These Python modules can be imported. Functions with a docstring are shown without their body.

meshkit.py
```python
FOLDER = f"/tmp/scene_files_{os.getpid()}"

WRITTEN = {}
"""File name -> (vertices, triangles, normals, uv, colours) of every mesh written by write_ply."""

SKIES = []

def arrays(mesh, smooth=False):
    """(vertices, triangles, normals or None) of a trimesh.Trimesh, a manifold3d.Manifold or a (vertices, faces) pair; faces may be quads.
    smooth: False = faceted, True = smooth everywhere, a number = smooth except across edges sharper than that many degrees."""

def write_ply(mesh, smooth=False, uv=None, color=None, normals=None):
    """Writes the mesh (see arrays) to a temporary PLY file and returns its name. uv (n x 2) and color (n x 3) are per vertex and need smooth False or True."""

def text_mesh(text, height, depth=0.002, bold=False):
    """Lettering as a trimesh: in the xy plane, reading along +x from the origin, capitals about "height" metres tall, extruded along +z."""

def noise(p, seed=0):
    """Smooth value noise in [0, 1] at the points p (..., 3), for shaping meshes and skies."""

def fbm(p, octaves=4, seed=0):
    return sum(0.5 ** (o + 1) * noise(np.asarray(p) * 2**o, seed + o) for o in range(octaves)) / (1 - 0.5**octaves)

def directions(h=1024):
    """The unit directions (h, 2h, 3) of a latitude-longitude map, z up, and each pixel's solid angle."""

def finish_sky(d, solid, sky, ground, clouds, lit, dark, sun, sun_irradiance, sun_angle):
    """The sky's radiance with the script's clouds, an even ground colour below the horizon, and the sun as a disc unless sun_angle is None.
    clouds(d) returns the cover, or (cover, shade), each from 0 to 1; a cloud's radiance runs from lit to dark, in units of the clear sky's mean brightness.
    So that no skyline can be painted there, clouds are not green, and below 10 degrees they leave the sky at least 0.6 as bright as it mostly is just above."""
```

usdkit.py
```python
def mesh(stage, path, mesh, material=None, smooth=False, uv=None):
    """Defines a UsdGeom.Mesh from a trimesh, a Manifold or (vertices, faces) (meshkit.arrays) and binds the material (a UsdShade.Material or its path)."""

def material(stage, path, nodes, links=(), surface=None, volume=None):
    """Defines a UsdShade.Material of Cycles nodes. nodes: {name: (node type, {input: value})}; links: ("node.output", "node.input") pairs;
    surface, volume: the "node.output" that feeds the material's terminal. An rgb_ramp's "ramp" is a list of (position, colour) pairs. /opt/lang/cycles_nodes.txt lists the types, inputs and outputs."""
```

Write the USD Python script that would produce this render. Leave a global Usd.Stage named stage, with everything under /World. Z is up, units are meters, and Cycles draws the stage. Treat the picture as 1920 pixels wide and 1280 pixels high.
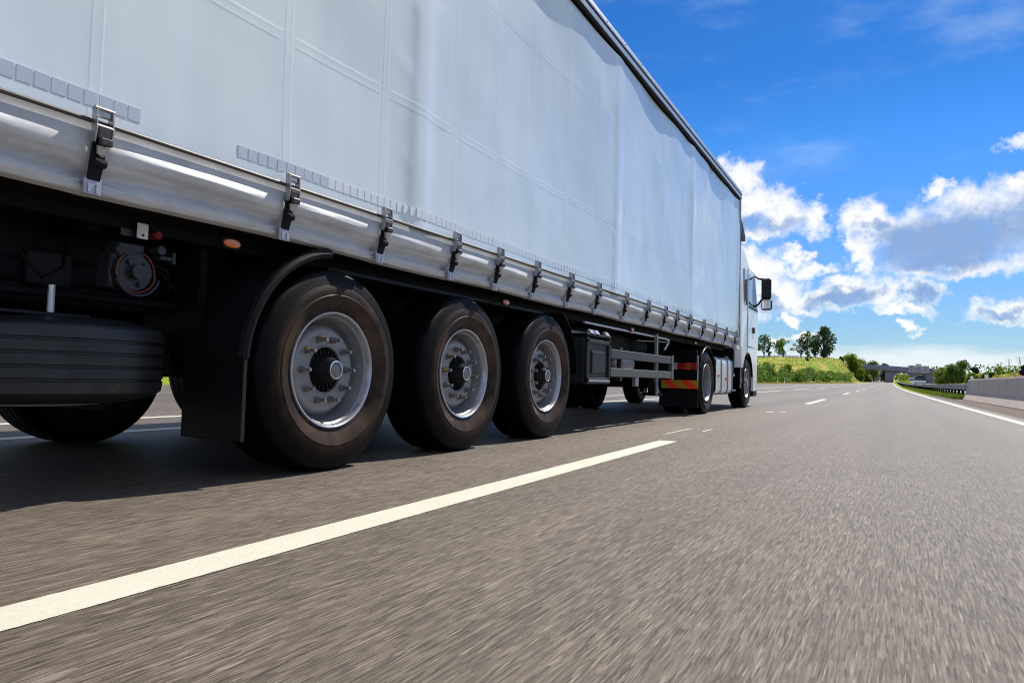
import math, random
import numpy as np, trimesh, usdkit, meshkit
import manifold3d as m3
from shapely.geometry import Polygon, Point, box as sbox
from pxr import Usd, UsdGeom, UsdLux, UsdShade, Gf

stage = Usd.Stage.CreateInMemory()
UsdGeom.SetStageUpAxis(stage, 'Z'); UsdGeom.SetStageMetersPerUnit(stage, 1.0)
UsdGeom.Xform.Define(stage, '/World')
PI = math.pi
# ------------------------------------------------------------------ camera
YAW, PITCH, ROLL, CAM_H = 0.4930, 0.0471, 0.0273, 0.5336
F = np.array([-math.sin(YAW)*math.cos(PITCH), math.cos(YAW)*math.cos(PITCH), math.sin(PITCH)])
R0 = np.array([math.cos(YAW), math.sin(YAW), 0.0]); U0 = np.cross(R0, F)
RV = math.cos(ROLL)*R0 + math.sin(ROLL)*U0
UV = math.cos(ROLL)*U0 - math.sin(ROLL)*R0
cam = UsdGeom.Camera.Define(stage, '/World/camera')
cam.CreateHorizontalApertureAttr(36.0); cam.CreateFocalLengthAttr(1331.75/1920*36.0)
cam.AddTransformOp().Set(Gf.Matrix4d(*RV, 0, *UV, 0, *(-F), 0, 0, 0, CAM_H, 1))
cam.CreateClippingRangeAttr(Gf.Vec2f(0.05, 20000))
cam.CreateExposureAttr(0.55)
# ------------------------------------------------------------------ sun and sky
SUN_AZ, SUN_EL = math.radians(13.0), math.radians(50.0)
SKY_STRENGTH, SUN_I = 0.1, 1.1
sun_dir = np.array([math.sin(SUN_AZ)*math.cos(SUN_EL), math.cos(SUN_AZ)*math.cos(SUN_EL), math.sin(SUN_EL)])
sun = UsdLux.DistantLight.Define(stage, '/World/sun')
sun.CreateIntensityAttr(SUN_I); sun.CreateAngleAttr(0.5); sun.CreateColorAttr(Gf.Vec3f(1, .95, .87))
sun.GetPrim().CreateAttribute('inputs:normalize', usdkit._T.Bool).Set(True)
zx = np.cross([0, 0, 1.0], sun_dir); zx /= np.linalg.norm(zx); zy = np.cross(sun_dir, zx)
sun.AddTransformOp().Set(Gf.Matrix4d(*zx, 0, *zy, 0, *sun_dir, 0, 0, 0, 0, 1))

def sky_material():
    N, Lk = {}, []
    cnt = [0]
    def node(kind, **inp):
        cnt[0] += 1; nm = f'n{cnt[0]}'
        vals = {}
        for k, v in inp.items():
            if isinstance(v, str) and '.' in v: Lk.append((v, f'{nm}.{k}'))
            else: vals[k] = v
        N[nm] = (kind, vals); return nm
    def M(op, a, b=None, c=None, clamp=False):
        d = dict(math_type=op, use_clamp=clamp, value1=a)
        if b is not None: d['value2'] = b
        if c is not None: d['value3'] = c
        return node('math', **d) + '.value'
    tc = node('texture_coordinate') + '.generated'
    s = node('separate_xyz', vector=tc)
    az = M('arctan2', s+'.x', s+'.y'); el = M('arcsine', s+'.z')
    azd = M('multiply', az, 57.2958); eld = M('multiply', el, 57.2958)
    # domain warp
    n1 = node('noise_texture', vector=tc, scale=16.0, detail=6.0, roughness=.62)
    w = node('separate_color', color=n1+'.color')
    n2 = node('noise_texture', vector=tc, scale=60.0, detail=5.0, roughness=.6)
    w2 = node('separate_color', color=n2+'.color')
    azw = M('add', azd, M('add', M('multiply', M('subtract', w+'.r', .5), 6.0), M('multiply', M('subtract', w2+'.r', .5), 2.2)))
    elw = M('add', eld, M('add', M('multiply', M('subtract', w+'.g', .5), 3.6), M('multiply', M('subtract', w2+'.g', .5), 1.7)))
    def blob(a, e, ra, re, amp=1.0):
        x = M('divide', M('subtract', azw, a), ra); y = M('divide', M('subtract', elw, e), re)
        r2 = M('add', M('multiply', x, x), M('multiply', y, y))
        return M('multiply', M('subtract', 1.0, r2), amp)
    B = [(-10.9, 15.0, 2.0, 1.5), (-9.6, 13.2, 2.6, 1.5), (-7.6, 12.0, 2.4, 1.3), (-5.6, 12.0, 1.6, 1.1), (-10.9, 11.4, 1.7, 1.3), (-8.6, 11.0, 1.5, .6),      # left cumulus
         (-1.6, 12.0, 1.7, 1.5), (-.4, 11.0, 2.2, 1.8), (1.8, 10.2, 3.6, 2.6), (4.4, 10.7, 3.2, 2.7), (6.8, 11.1, 2.4, 2.4), (9.5, 10.8, 2.8, 2.6), (4.0, 8.3, 4.4, 1.0), (-2.2, 9.6, 1.0, 1.6), (8.0, 13.0, 1.6, .9),
         (-4.6, 6.4, 2.4, 1.0), (-2.4, 6.8, 2.2, 1.3), (-.3, 6.4, 1.8, 1.0), (1.6, 6.2, 1.6, 1.0), (.6, 5.2, 2.0, .5),
         (-9.1, 8.6, 2.2, 1.4), (-7.6, 6.8, 2.4, 1.3), (-9.8, 6.2, 2.0, 1.4), (-5.4, 8.5, 1.7, .55), (-6.0, 9.4, 1.0, .5),
         (6.7, 4.9, 2.0, .75), (-6.6, 5.0, .9, .5), (-5.3, 3.2, 1.3, .5), (-8, 3.0, 1.0, .45), (2.7, 13.7, .9, .55, .8), (7.3, 15.8, 1.0, .5, .5), (1.0, 3.9, .7, .3, .8)]
    D = [(-.7, 11.6, .9, .6, .6), (.8, 10.0, 2.5, 1.75), (3.3, 9.9, 2.9, 2.0), (5.6, 10.1, 2.5, 1.8), (8.6, 10.4, 3.0, 2.0), (3.2, 8.6, 3.3, .8),
         (-3.2, 6.4, 1.9, .65), (-1.8, 6.5, 1.5, .65), (1.5, 6.2, 1.2, .65), (-10.0, 11.9, 1.2, .7, .7), (-7.6, 11.5, 1.7, .6, .6), (-8.2, 6.0, 1.4, .55, .6), (7.0, 4.7, 1.2, .32, .7)]
    f = None
    for b in B:
        v = blob(*b); f = v if f is None else M('maximum', f, v)
    # scattered fair-weather clouds go on outside the view, cover raised for more fill light
    ng = node('noise_texture', vector=tc, scale=5.0, detail=7.0, roughness=.58)
    g = M('multiply', M('subtract', ng+'.fac', .505), 7.0)
    inside = node('map_range', range_type='smoothstep', value=M('absolute', M('add', azd, .5)), from_min=34.0, from_max=24.0, to_min=0.0, to_max=1.0, clamp=True) + '.result'
    inside = M('multiply', inside, node('map_range', range_type='smoothstep', value=eld, from_min=48.0, from_max=36.0, to_min=0.0, to_max=1.0, clamp=True) + '.result')
    g = M('subtract', g, M('multiply', inside, 6.0))
    f = M('maximum', f, g)
    nf = node('noise_texture', vector=tc, scale=38.0, detail=8.0, roughness=.68)
    f2 = M('add', f, M('multiply', M('subtract', nf+'.fac', .5), 3.0))
    cover = node('map_range', range_type='smoothstep', value=f2, from_min=-.75, from_max=1.15, to_min=0.0, to_max=1.0, clamp=True) + '.result'
    # thick middles of the clouds are seen from their shaded side
    nc = node('noise_texture', vector=tc, scale=14.0, detail=4.0, roughness=.5)
    dk = None
    for b in D:
        v = blob(*b); dk = v if dk is None else M('maximum', dk, v)
    dk = M('maximum', dk, M('multiply', M('subtract', g, .9), .5))
    core = node('map_range', range_type='smoothstep', value=M('add', dk, M('multiply', M('subtract', nc+'.fac', .5), 1.6)), from_min=-.95, from_max=.95, to_min=0.0, to_max=1.0, clamp=True) + '.result'
    # thin veil near the horizon and faint cirrus
    nh = node('noise_texture', vector=node('mapping', vector=tc, scale=(6, 6, 34)) + '.vector', scale=1.0, detail=5.0, roughness=.55)
    band = M('multiply', node('map_range', range_type='smoothstep', value=M('add', eld, M('multiply', M('subtract', nh+'.fac', .5), 2.4)), from_min=3.0, from_max=1.9, to_min=0.0, to_max=1.0, clamp=True) + '.result', .72)
    nci = node('noise_texture', vector=node('mapping', vector=tc, scale=(4, 4, 12), rotation=(0, 0, .5)) + '.vector', scale=1.0, detail=6.0, roughness=.6)
    cir = M("multiply", node('map_range', range_type='smoothstep', value=nci+'.fac', from_min=.47, from_max=.78, to_min=0.0, to_max=1.0, clamp=True) + '.result', .4)
    sky = node('sky_texture', sky_type='single_scattering', sun_disc=False, sun_elevation=SUN_EL, sun_rotation=SUN_AZ, altitude=100.0, air_density=1.0, aerosol_density=.15, ozone_density=2.2)
    tint = node('rgb_ramp', fac=M('divide', eld, 40.0, clamp=True), ramp=[(0.0, (.35, .47, .62)), (.10, (.33, .48, .66)), (.22, (.29, .50, .80)), (.44, (.18, .51, .90)), (.56, (.12, .42, .80)), (.8, (.11, .39, .76)), (1.0, (.11, .39, .76))])
    skyc = node('mix', mix_type='multiply', fac=1.0, color1=sky+'.color', color2=tint+'.color') + '.color'
    skyc = node('mix', mix_type='mix', fac=cir, color1=skyc, color2=(4.0, 5.0, 6.4)) + '.color'
    skyc = node('mix', mix_type='mix', fac=band, color1=skyc, color2=CLOUD_LOW) + '.color'
    ccol = node('mix', mix_type='mix', fac=core, color1=CLOUD_LIT, color2=CLOUD_DARK) + '.color'
    col = node('mix', mix_type='mix', fac=M('multiply', cover, .97), color1=skyc, color2=ccol) + '.color'
    bg = node('background_shader', strength=SKY_STRENGTH, color=col)
    return usdkit.material(stage, '/World/Looks/sky', N, Lk, surface=bg+'.background')
CLOUD_LIT, CLOUD_DARK, CLOUD_LOW = (7.4, 7.3, 7.1), (1.9, 2.9, 4.9), (6.6, 6.8, 7.1)
dome = UsdLux.DomeLight.Define(stage, '/World/sky')
UsdShade.MaterialBindingAPI.Apply(dome.GetPrim()).Bind(sky_material())
dome.GetPrim().SetCustomDataByKey('kind', 'structure')

# ------------------------------------------------------------------ materials
MAT = {}
def plain(name, col, rough=.6, metal=0.0, spec=.5, var=0.0, vscale=3.0, bump=0.0, bscale=60.0, **kw):
    n = {'p': ('principled_bsdf', dict(base_color=col, roughness=rough, metallic=metal, specular_ior_level=spec, **kw))}
    l = []
    if var or bump: n['g'] = ('geometry', {})
    if var:
        n['nz'] = ('noise_texture', dict(scale=vscale, detail=5.0, roughness=.6))
        n['r'] = ('rgb_ramp', dict(ramp=[(.25, tuple(c*(1-var) for c in col)), (.75, tuple(min(1, c*(1+var*.6)) for c in col))]))
        l += [('g.position', 'nz.vector'), ('nz.fac', 'r.fac'), ('r.color', 'p.base_color')]
    if bump:
        n['bn'] = ('noise_texture', dict(scale=bscale, detail=4.0, roughness=.6)); n['b'] = ('bump', dict(strength=1.0, distance=bump))
        l += [('g.position', 'bn.vector'), ('bn.fac', 'b.height'), ('b.normal', 'p.normal')]
    MAT[name] = usdkit.material(stage, f'/World/Looks/{name}', n, l, surface='p.BSDF')
def raw(name, n, l, surface): MAT[name] = usdkit.material(stage, f'/World/Looks/{name}', n, l, surface=surface)

raw('asphalt', {
    'g': ('geometry', {}), 'mp': ('mapping', dict(scale=(1.2, .08, 1))), 'mw': ('mapping', dict(scale=(1.1, .03, 1))),
    'v': ('voronoi_texture', dict(scale=190.0, randomness=1.0)), 'n1': ('noise_texture', dict(scale=175.0, detail=5.0, roughness=.75)),
    'n2': ('noise_texture', dict(scale=1.0, detail=4.0, roughness=.55)), 'n3': ('noise_texture', dict(scale=1.7, detail=7.0, roughness=.65)),
    'bw': ('rgb_to_bw', {}),
    'r1': ('rgb_ramp', dict(ramp=[(.26, (.024, .0185, .0145)), (.40, (.078, .063, .050)), (.54, (.133, .110, .089)), (.66, (.20, .170, .140)), (.8, (.36, .32, .275))])),
    'r2': ('rgb_ramp', dict(ramp=[(.3, (.74, .72, .69)), (.7, (1.14, 1.10, 1.05))])), 'r3': ('rgb_ramp', dict(ramp=[(.3, (.9, .89, .88)), (.7, (1.06, 1.06, 1.06))])),
    'sx': ('separate_xyz', {}), 'ph': ('math', dict(math_type='multiply_add', value2=2*PI/1.81, value3=-.17*2*PI/1.81)), 'cs': ('math', dict(math_type='cosine')), 'wn': ('math', dict(math_type='multiply_add', value2=.9)), 'tr': ('rgb_ramp', dict(ramp=[(0, (.88, .875, .87)), (1, (1.04, 1.04, 1.04))])), 'tm': ('math', dict(math_type='multiply_add', value2=.25, value3=.28)), 'mx3': ('mix', dict(mix_type='multiply', fac=1.0)),
    'mx0': ('mix_float', dict(fac=.62)), 'mx': ('mix', dict(mix_type='multiply', fac=1.0)), 'mx2': ('mix', dict(mix_type='multiply', fac=1.0)),
    'b': ('bump', dict(strength=.9, distance=.0028)),
    'p': ('principled_bsdf', dict(roughness=.62, specular_ior_level=.25))},
    [('g.position', 'mp.vector'), ('mp.vector', 'v.vector'), ('mp.vector', 'n1.vector'), ('g.position', 'mw.vector'), ('mw.vector', 'n2.vector'), ('g.position', 'n3.vector'),
     ('v.color', 'bw.color'), ('bw.val', 'mx0.a'), ('n1.fac', 'mx0.b'), ('mx0.result', 'r1.fac'), ('n2.fac', 'r2.fac'), ('n3.fac', 'r3.fac'),
     ('r1.color', 'mx.color1'), ('r2.color', 'mx.color2'), ('mx.color', 'mx2.color1'), ('r3.color', 'mx2.color2'), ('g.position', 'sx.vector'), ('sx.x', 'ph.value1'), ('ph.value', 'cs.value1'), ('n2.fac', 'wn.value1'), ('cs.value', 'tm.value1'), ('tm.value', 'wn.value3'), ('wn.value', 'tr.fac'), ('mx2.color', 'mx3.color1'), ('tr.color', 'mx3.color2'), ('mx3.color', 'p.base_color'),
     ('mx0.result', 'b.height'), ('b.normal', 'p.normal')], 'p.BSDF')
raw('road_paint', {
    'g': ('geometry', {}), 'n': ('noise_texture', dict(scale=90.0, detail=6.0, roughness=.75)), 'n2': ('noise_texture', dict(scale=3.0, detail=5.0, roughness=.6)),
    'r': ('rgb_ramp', dict(ramp=[(.24, (.30, .27, .22)), (.36, (.57, .53, .43)), (.7, (.65, .61, .505))])), 'r2': ('rgb_ramp', dict(ramp=[(.3, (.88, .87, .85)), (.7, (1, 1, 1))])),
    'm': ('mix', dict(mix_type='multiply', fac=1.0)), 'b': ('bump', dict(strength=.8, distance=.002)), 'p': ('principled_bsdf', dict(roughness=.55))},
    [('g.position', 'n.vector'), ('g.position', 'n2.vector'), ('n.fac', 'r.fac'), ('n2.fac', 'r2.fac'), ('r.color', 'm.color1'), ('r2.color', 'm.color2'), ('m.color', 'p.base_color'), ('n.fac', 'b.height'), ('b.normal', 'p.normal')], 'p.BSDF')
raw('meadow', {
    'g': ('geometry', {}), 'n': ('noise_texture', dict(scale=.09, detail=6.0, roughness=.65)), 'n2': ('noise_texture', dict(scale=1.6, detail=6.0, roughness=.7)), 'm1': ('mapping', dict(scale=(1, 1, 3))),
    'r': ('rgb_ramp', dict(ramp=[(.30, (.12, .21, .015)), (.48, (.23, .31, .03)), (.60, (.42, .38, .07)), (.8, (.62, .43, .13))])),
    'r2': ('rgb_ramp', dict(ramp=[(.3, (.55, .6, .5)), (.7, (1.25, 1.2, 1.1))])), 'm': ('mix', dict(mix_type='multiply', fac=1.0)),
    'b': ('bump', dict(strength=1.0, distance=.4)), 'p': ('principled_bsdf', dict(roughness=.9, specular_ior_level=.1))},
    [('g.position', 'n.vector'), ('g.position', 'm1.vector'), ('m1.vector', 'n2.vector'), ('n.fac', 'r.fac'), ('n2.fac', 'r2.fac'), ('r.color', 'm.color1'), ('r2.color', 'm.color2'), ('m.color', 'p.base_color'), ('n2.fac', 'b.height'), ('b.normal', 'p.normal')], 'p.BSDF')
raw('gravel', {
    'g': ('geometry', {}), 'v': ('voronoi_texture', dict(scale=45.0)), 'bw': ('rgb_to_bw', {}), 'n': ('noise_texture', dict(scale=1.5, detail=5.0)),
    'r': ('rgb_ramp', dict(ramp=[(0, (.05, .04, .035)), (.6, (.15, .12, .105)), (1, (.34, .30, .27))])), 'r2': ('rgb_ramp', dict(ramp=[(.3, (.7, .66, .6)), (.7, (1.1, 1.0, .95))])),
    'm': ('mix', dict(mix_type='multiply', fac=1.0)), 'b': ('bump', dict(strength=1.0, distance=.012)), 'p': ('principled_bsdf', dict(roughness=.9, specular_ior_level=.2))},
    [('g.position', 'v.vector'), ('g.position', 'n.vector'), ('v.color', 'bw.color'), ('bw.val', 'r.fac'), ('n.fac', 'r2.fac'), ('r.color', 'm.color1'), ('r2.color', 'm.color2'), ('m.color', 'p.base_color'), ('v.distance', 'b.height'), ('b.normal', 'p.normal')], 'p.BSDF')
raw('barrier_concrete', {
    'g': ('geometry', {}), 'mp': ('mapping', dict(scale=(3, 3, .35))), 'n': ('noise_texture', dict(scale=2.0, detail=7.0, roughness=.7)), 'n2': ('noise_texture', dict(scale=30.0, detail=4.0, roughness=.7)),
    'r': ('rgb_ramp', dict(ramp=[(.3, (.30, .235, .205)), (.5, (.43, .355, .31)), (.72, (.52, .44, .385))])), 'r2': ('rgb_ramp', dict(ramp=[(.3, (.8, .8, .8)), (.7, (1.08, 1.08, 1.08))])),
    'm': ('mix', dict(mix_type='multiply', fac=1.0)), 'b': ('bump', dict(strength=.7, distance=.003)), 'p': ('principled_bsdf', dict(roughness=.85, specular_ior_level=.25))},
    [('g.position', 'mp.vector'), ('mp.vector', 'n.vector'), ('g.position', 'n2.vector'), ('n.fac', 'r.fac'), ('n2.fac', 'r2.fac'), ('r.color', 'm.color1'), ('r2.color', 'm.color2'), ('m.color', 'p.base_color'), ('n2.fac', 'b.height'), ('b.normal', 'p.normal')], 'p.BSDF')
raw('curtain_fabric', {
    'g': ('geometry', {}), 'n': ('noise_texture', dict(scale=1.1, detail=6.0, roughness=.6)), 'mp': ('mapping', dict(scale=(6, 6, .6))), 'n3': ('noise_texture', dict(scale=1.0, detail=5.0, roughness=.6)),
    'w1': ('wave_texture', dict(wave_type='bands', bands_direction='y', scale=160.0)), 'w2': ('wave_texture', dict(wave_type='bands', bands_direction='z', scale=160.0)),
    'ad': ('math', dict(math_type='add')), 'b': ('bump', dict(strength=.05, distance=.0003)),
    'r': ('rgb_ramp', dict(ramp=[(.3, (.66, .73, .77)), (.65, (.73, .80, .835))])), 'r3': ('rgb_ramp', dict(ramp=[(.3, (.945, .945, .94)), (.65, (1, 1, 1))])), 'm': ('mix', dict(mix_type='multiply', fac=1.0)),
    'p': ('principled_bsdf', dict(roughness=.30, specular_ior_level=.6, coat_weight=.7, coat_roughness=.16))},
    [('g.position', 'n.vector'), ('g.position', 'mp.vector'), ('mp.vector', 'n3.vector'), ('g.position', 'w1.vector'), ('g.position', 'w2.vector'), ('w1.fac', 'ad.value1'), ('w2.fac', 'ad.value2'), ('ad.value', 'b.height'),
     ('n.fac', 'r.fac'), ('n3.fac', 'r3.fac'), ('r.color', 'm.color1'), ('r3.color', 'm.color2'), ('m.color', 'p.base_color'), ('b.normal', 'p.normal')], 'p.BSDF')
raw('skirt_fabric', {
    'g': ('geometry', {}), 'n': ('noise_texture', dict(scale=5.0, detail=6.0, roughness=.65)), 'mp': ('mapping', dict(scale=(1, 1, 2))),
    'r': ('rgb_ramp', dict(ramp=[(.3, (.42, .42, .43)), (.65, (.55, .555, .57))])), 'b': ('bump', dict(strength=.5, distance=.004)),
    'p': ('principled_bsdf', dict(roughness=.40, specular_ior_level=.45))},
    [('g.position', 'mp.vector'), ('mp.vector', 'n.vector'), ('n.fac', 'r.fac'), ('r.color', 'p.base_color'), ('n.fac', 'b.height'), ('b.normal', 'p.normal')], 'p.BSDF')
def tyre_mat(name, road_refl, dark=(.0025, .0022, .0025)):  # brown sidewall ring: reflection of the sunlit road put into the colour
    raw(name, {
        'tc': ('texture_coordinate', {}), 's': ('separate_xyz', {}), 'c': ('combine_xyz', {}), 'len': ('vector_math', dict(math_type='length')),
        'mp': ('mapping', dict(scale=(1, 1, 1))), 'n': ('noise_texture', dict(scale=5.0, detail=5.0, roughness=.6)), 'n2': ('noise_texture', dict(scale=40.0, detail=4.0, roughness=.7)),
        'ad': ('math', dict(math_type='multiply_add', value2=.12)),
        'r': ('rgb_ramp', dict(ramp=[(.35, dark), (.385, road_refl), (.47, tuple(.75*c for c in road_refl)), (.505, tuple(.25*d+.75*k for d, k in zip(road_refl, dark))), (.53, dark)])),
        'r2': ('rgb_ramp', dict(ramp=[(.34, (.18, .18, .2)), (.5, (.75, .72, .70)), (.66, (1.2, 1.15, 1.1))])), 'm': ('mix', dict(mix_type='multiply', fac=1.0)),
        'b': ('bump', dict(strength=.25, distance=.0015)), 'p': ('principled_bsdf', dict(roughness=.5, specular_ior_level=.1))},
        [('tc.object', 's.vector'), ('s.y', 'c.y'), ('s.z', 'c.z'), ('c.vector', 'len.vector1'), ('tc.object', 'n.vector'), ('tc.object', 'n2.vector'), ('n2.fac', 'ad.value1'), ('len.value', 'ad.value3'),
         ('ad.value', 'r.fac'), ('n.fac', 'r2.fac'), ('r.color', 'm.color1'), ('r2.color', 'm.color2'), ('m.color', 'p.base_color'), ('n2.fac', 'b.height'), ('b.normal', 'p.normal')], 'p.BSDF')
tyre_mat('tyre_rubber', (.062, .040, .028)); tyre_mat('tractor_tyre_rubber', (.05, .042, .036)); 
plain('spare_rubber', (.022, .022, .024), .42, spec=.4, var=.35, vscale=9, bump=.002, bscale=50)
plain('rim_paint', (.25, .25, .255), .36, .12, var=.18, vscale=7); plain('flange_bright', (.40, .40, .42), .3, .7); plain('nut_steel', (.30, .28, .27), .35, .8, var=.3, vscale=40)
plain('hub_black', (.012, .012, .013), .4, spec=.12); plain('cap_ring', (.75, .74, .72), .18, 1.0); plain('cap_grey', (.10, .10, .115), .35)
plain('yellow_paint', (.7, .42, .02), .5)
plain('box_grey', (.03, .03, .036), .6, spec=.2, var=.4, vscale=6); plain('aluminium', (.55, .55, .56), .38, .85, var=.15, vscale=8, bump=.0006, bscale=90); plain('guard_metal', (.10, .092, .086), .4, .6, var=.2, vscale=5); plain('guard_dark', (.04, .038, .038), .45, .4, var=.2, vscale=5); plain('galvanised', (.30, .31, .33), .45, .7, var=.25, vscale=5); plain('rail_zinc', (.18, .155, .16), .6, .15, var=.2, vscale=3)
plain('buckle_steel', (.42, .39, .38), .3, .9, var=.3, vscale=60); plain('webbing', (.014, .013, .015), .8, spec=.12); plain('lever_dark', (.05, .045, .045), .4, .6)
plain('hook_grey', (.38, .37, .43), .4, .5); plain('black_plastic', (.006, .006, .0065), .42, spec=.12, var=.3, vscale=10, bump=.001, bscale=80); plain('grey_plastic', (.028, .028, .031), .4, spec=.12, var=.2, vscale=10)
plain('black_steel', (.006, .006, .0065), .55, spec=.12, var=.4, vscale=6); plain('chassis_steel', (.012, .012, .014), .5, spec=.12, var=.3, vscale=4); plain('gasket', (.01, .009, .01), .6, spec=.12); plain('keder', (.045, .036, .030), .5)
plain('roof_white', (.72, .73, .74), .45); plain('wall_grey', (.5, .5, .52), .5); plain('deck_wood', (.012, .01, .008), .8, spec=.12)
plain('amber', (.55, .10, .006), .15, spec=.8, coat_weight=1.0); plain('red_lens', (.32, .012, .012), .15, spec=.8, coat_weight=1.0); plain('clear_lens', (.45, .38, .38), .15, coat_weight=1.0); plain('orange_lens', (.42, .08, .02), .15, coat_weight=1.0)
plain('hazard_red', (.95, .05, .01), .35); plain('hazard_yellow', (.45, .25, .01), .35)
plain('cab_white', (.90, .90, .90), .25, spec=.5, coat_weight=.25, coat_roughness=.05); plain('cab_seam', (.12, .12, .13), .5)
plain('cab_glass', (.03, .035, .04), .04, spec=.9, coat_weight=1.0); plain('grey_glass', (.16, .17, .19), .08, spec=.9, coat_weight=1.0); plain('dark_glass', (.006, .007, .008), .15, spec=.25); plain('mirror_glass', (.75, .77, .8), .03, 1.0); plain('tank_white', (.66, .67, .69), .28, .35); plain('band_dark', (.10, .10, .11), .4, .3)
plain('hose_red', (.09, .004, .005), .4); plain('hose_blue', (.008, .015, .04), .4); plain('hose_orange', (.09, .025, .005), .4); plain('tag_white', (.7, .7, .7), .5); plain('knob_red', (.18, .006, .006), .7); plain('valve_alloy', (.035, .035, .038), .4, .5)
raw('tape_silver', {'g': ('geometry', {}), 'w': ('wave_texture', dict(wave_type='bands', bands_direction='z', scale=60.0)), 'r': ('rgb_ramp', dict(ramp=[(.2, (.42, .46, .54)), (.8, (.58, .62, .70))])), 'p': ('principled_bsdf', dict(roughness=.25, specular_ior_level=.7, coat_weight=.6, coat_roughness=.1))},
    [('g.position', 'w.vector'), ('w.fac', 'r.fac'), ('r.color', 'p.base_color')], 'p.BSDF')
plain('tape_lit', (.70, .74, .78), .25, coat_weight=.6, coat_roughness=.1); plain('bridge_concrete', (.27, .245, .31), .85, var=.25, vscale=.5); plain('parapet_paint', (.24, .22, .36), .6, var=.15, vscale=.6); plain('sign_grey', (.36, .34, .43), .5, var=.08, vscale=1.0); plain('sign_frame', (.12, .11, .16), .5)
plain('lorry_white', (.78, .77, .77), .4); plain('tarp_slate', (.025, .035, .06), .6); plain('tyre_plain', (.015, .015, .015), .7)
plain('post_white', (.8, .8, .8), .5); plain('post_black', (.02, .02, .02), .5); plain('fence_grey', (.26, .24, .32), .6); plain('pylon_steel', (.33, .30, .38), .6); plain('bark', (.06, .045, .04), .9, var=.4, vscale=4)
def leaf_mat(name, dark, light, trans=.35):
    raw(name, {'g': ('geometry', {}), 'n': ('noise_texture', dict(scale=.45, detail=3.0)), 'ad': ('math', dict(math_type='multiply_add', value2=.55)), 'r': ('rgb_ramp', dict(ramp=[(.25, dark), (1.0, light)])),
        'd': ('principled_bsdf', dict(roughness=.55, specular_ior_level=.3)), 't': ('translucent_bsdf', {}), 'x': ('mix_closure', dict(fac=trans))},
        [('g.position', 'n.vector'), ('g.random_per_island', 'ad.value1'), ('n.fac', 'ad.value3'), ('ad.value', 'r.fac'), ('r.color', 'd.base_color'), ('r.color', 't.color'), ('d.BSDF', 'x.closure1'), ('t.BSDF', 'x.closure2')], 'x.closure')
leaf_mat('leaf_mid', (.045, .10, .012), (.23, .33, .045), .5); leaf_mat('leaf_bright', (.10, .17, .012), (.38, .46, .05), .55); leaf_mat('leaf_dark', (.02, .045, .018), (.08, .13, .035), .3); leaf_mat('leaf_grey', (.035, .065, .025), (.14, .19, .07), .4); leaf_mat('grass_blade', (.09, .16, .015), (.27, .33, .05)); leaf_mat('dry_blade', (.28, .24, .06), (.55, .43, .15)); leaf_mat('leaf_purple', (.03, .015, .03), (.12, .05, .10), .3)

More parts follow.
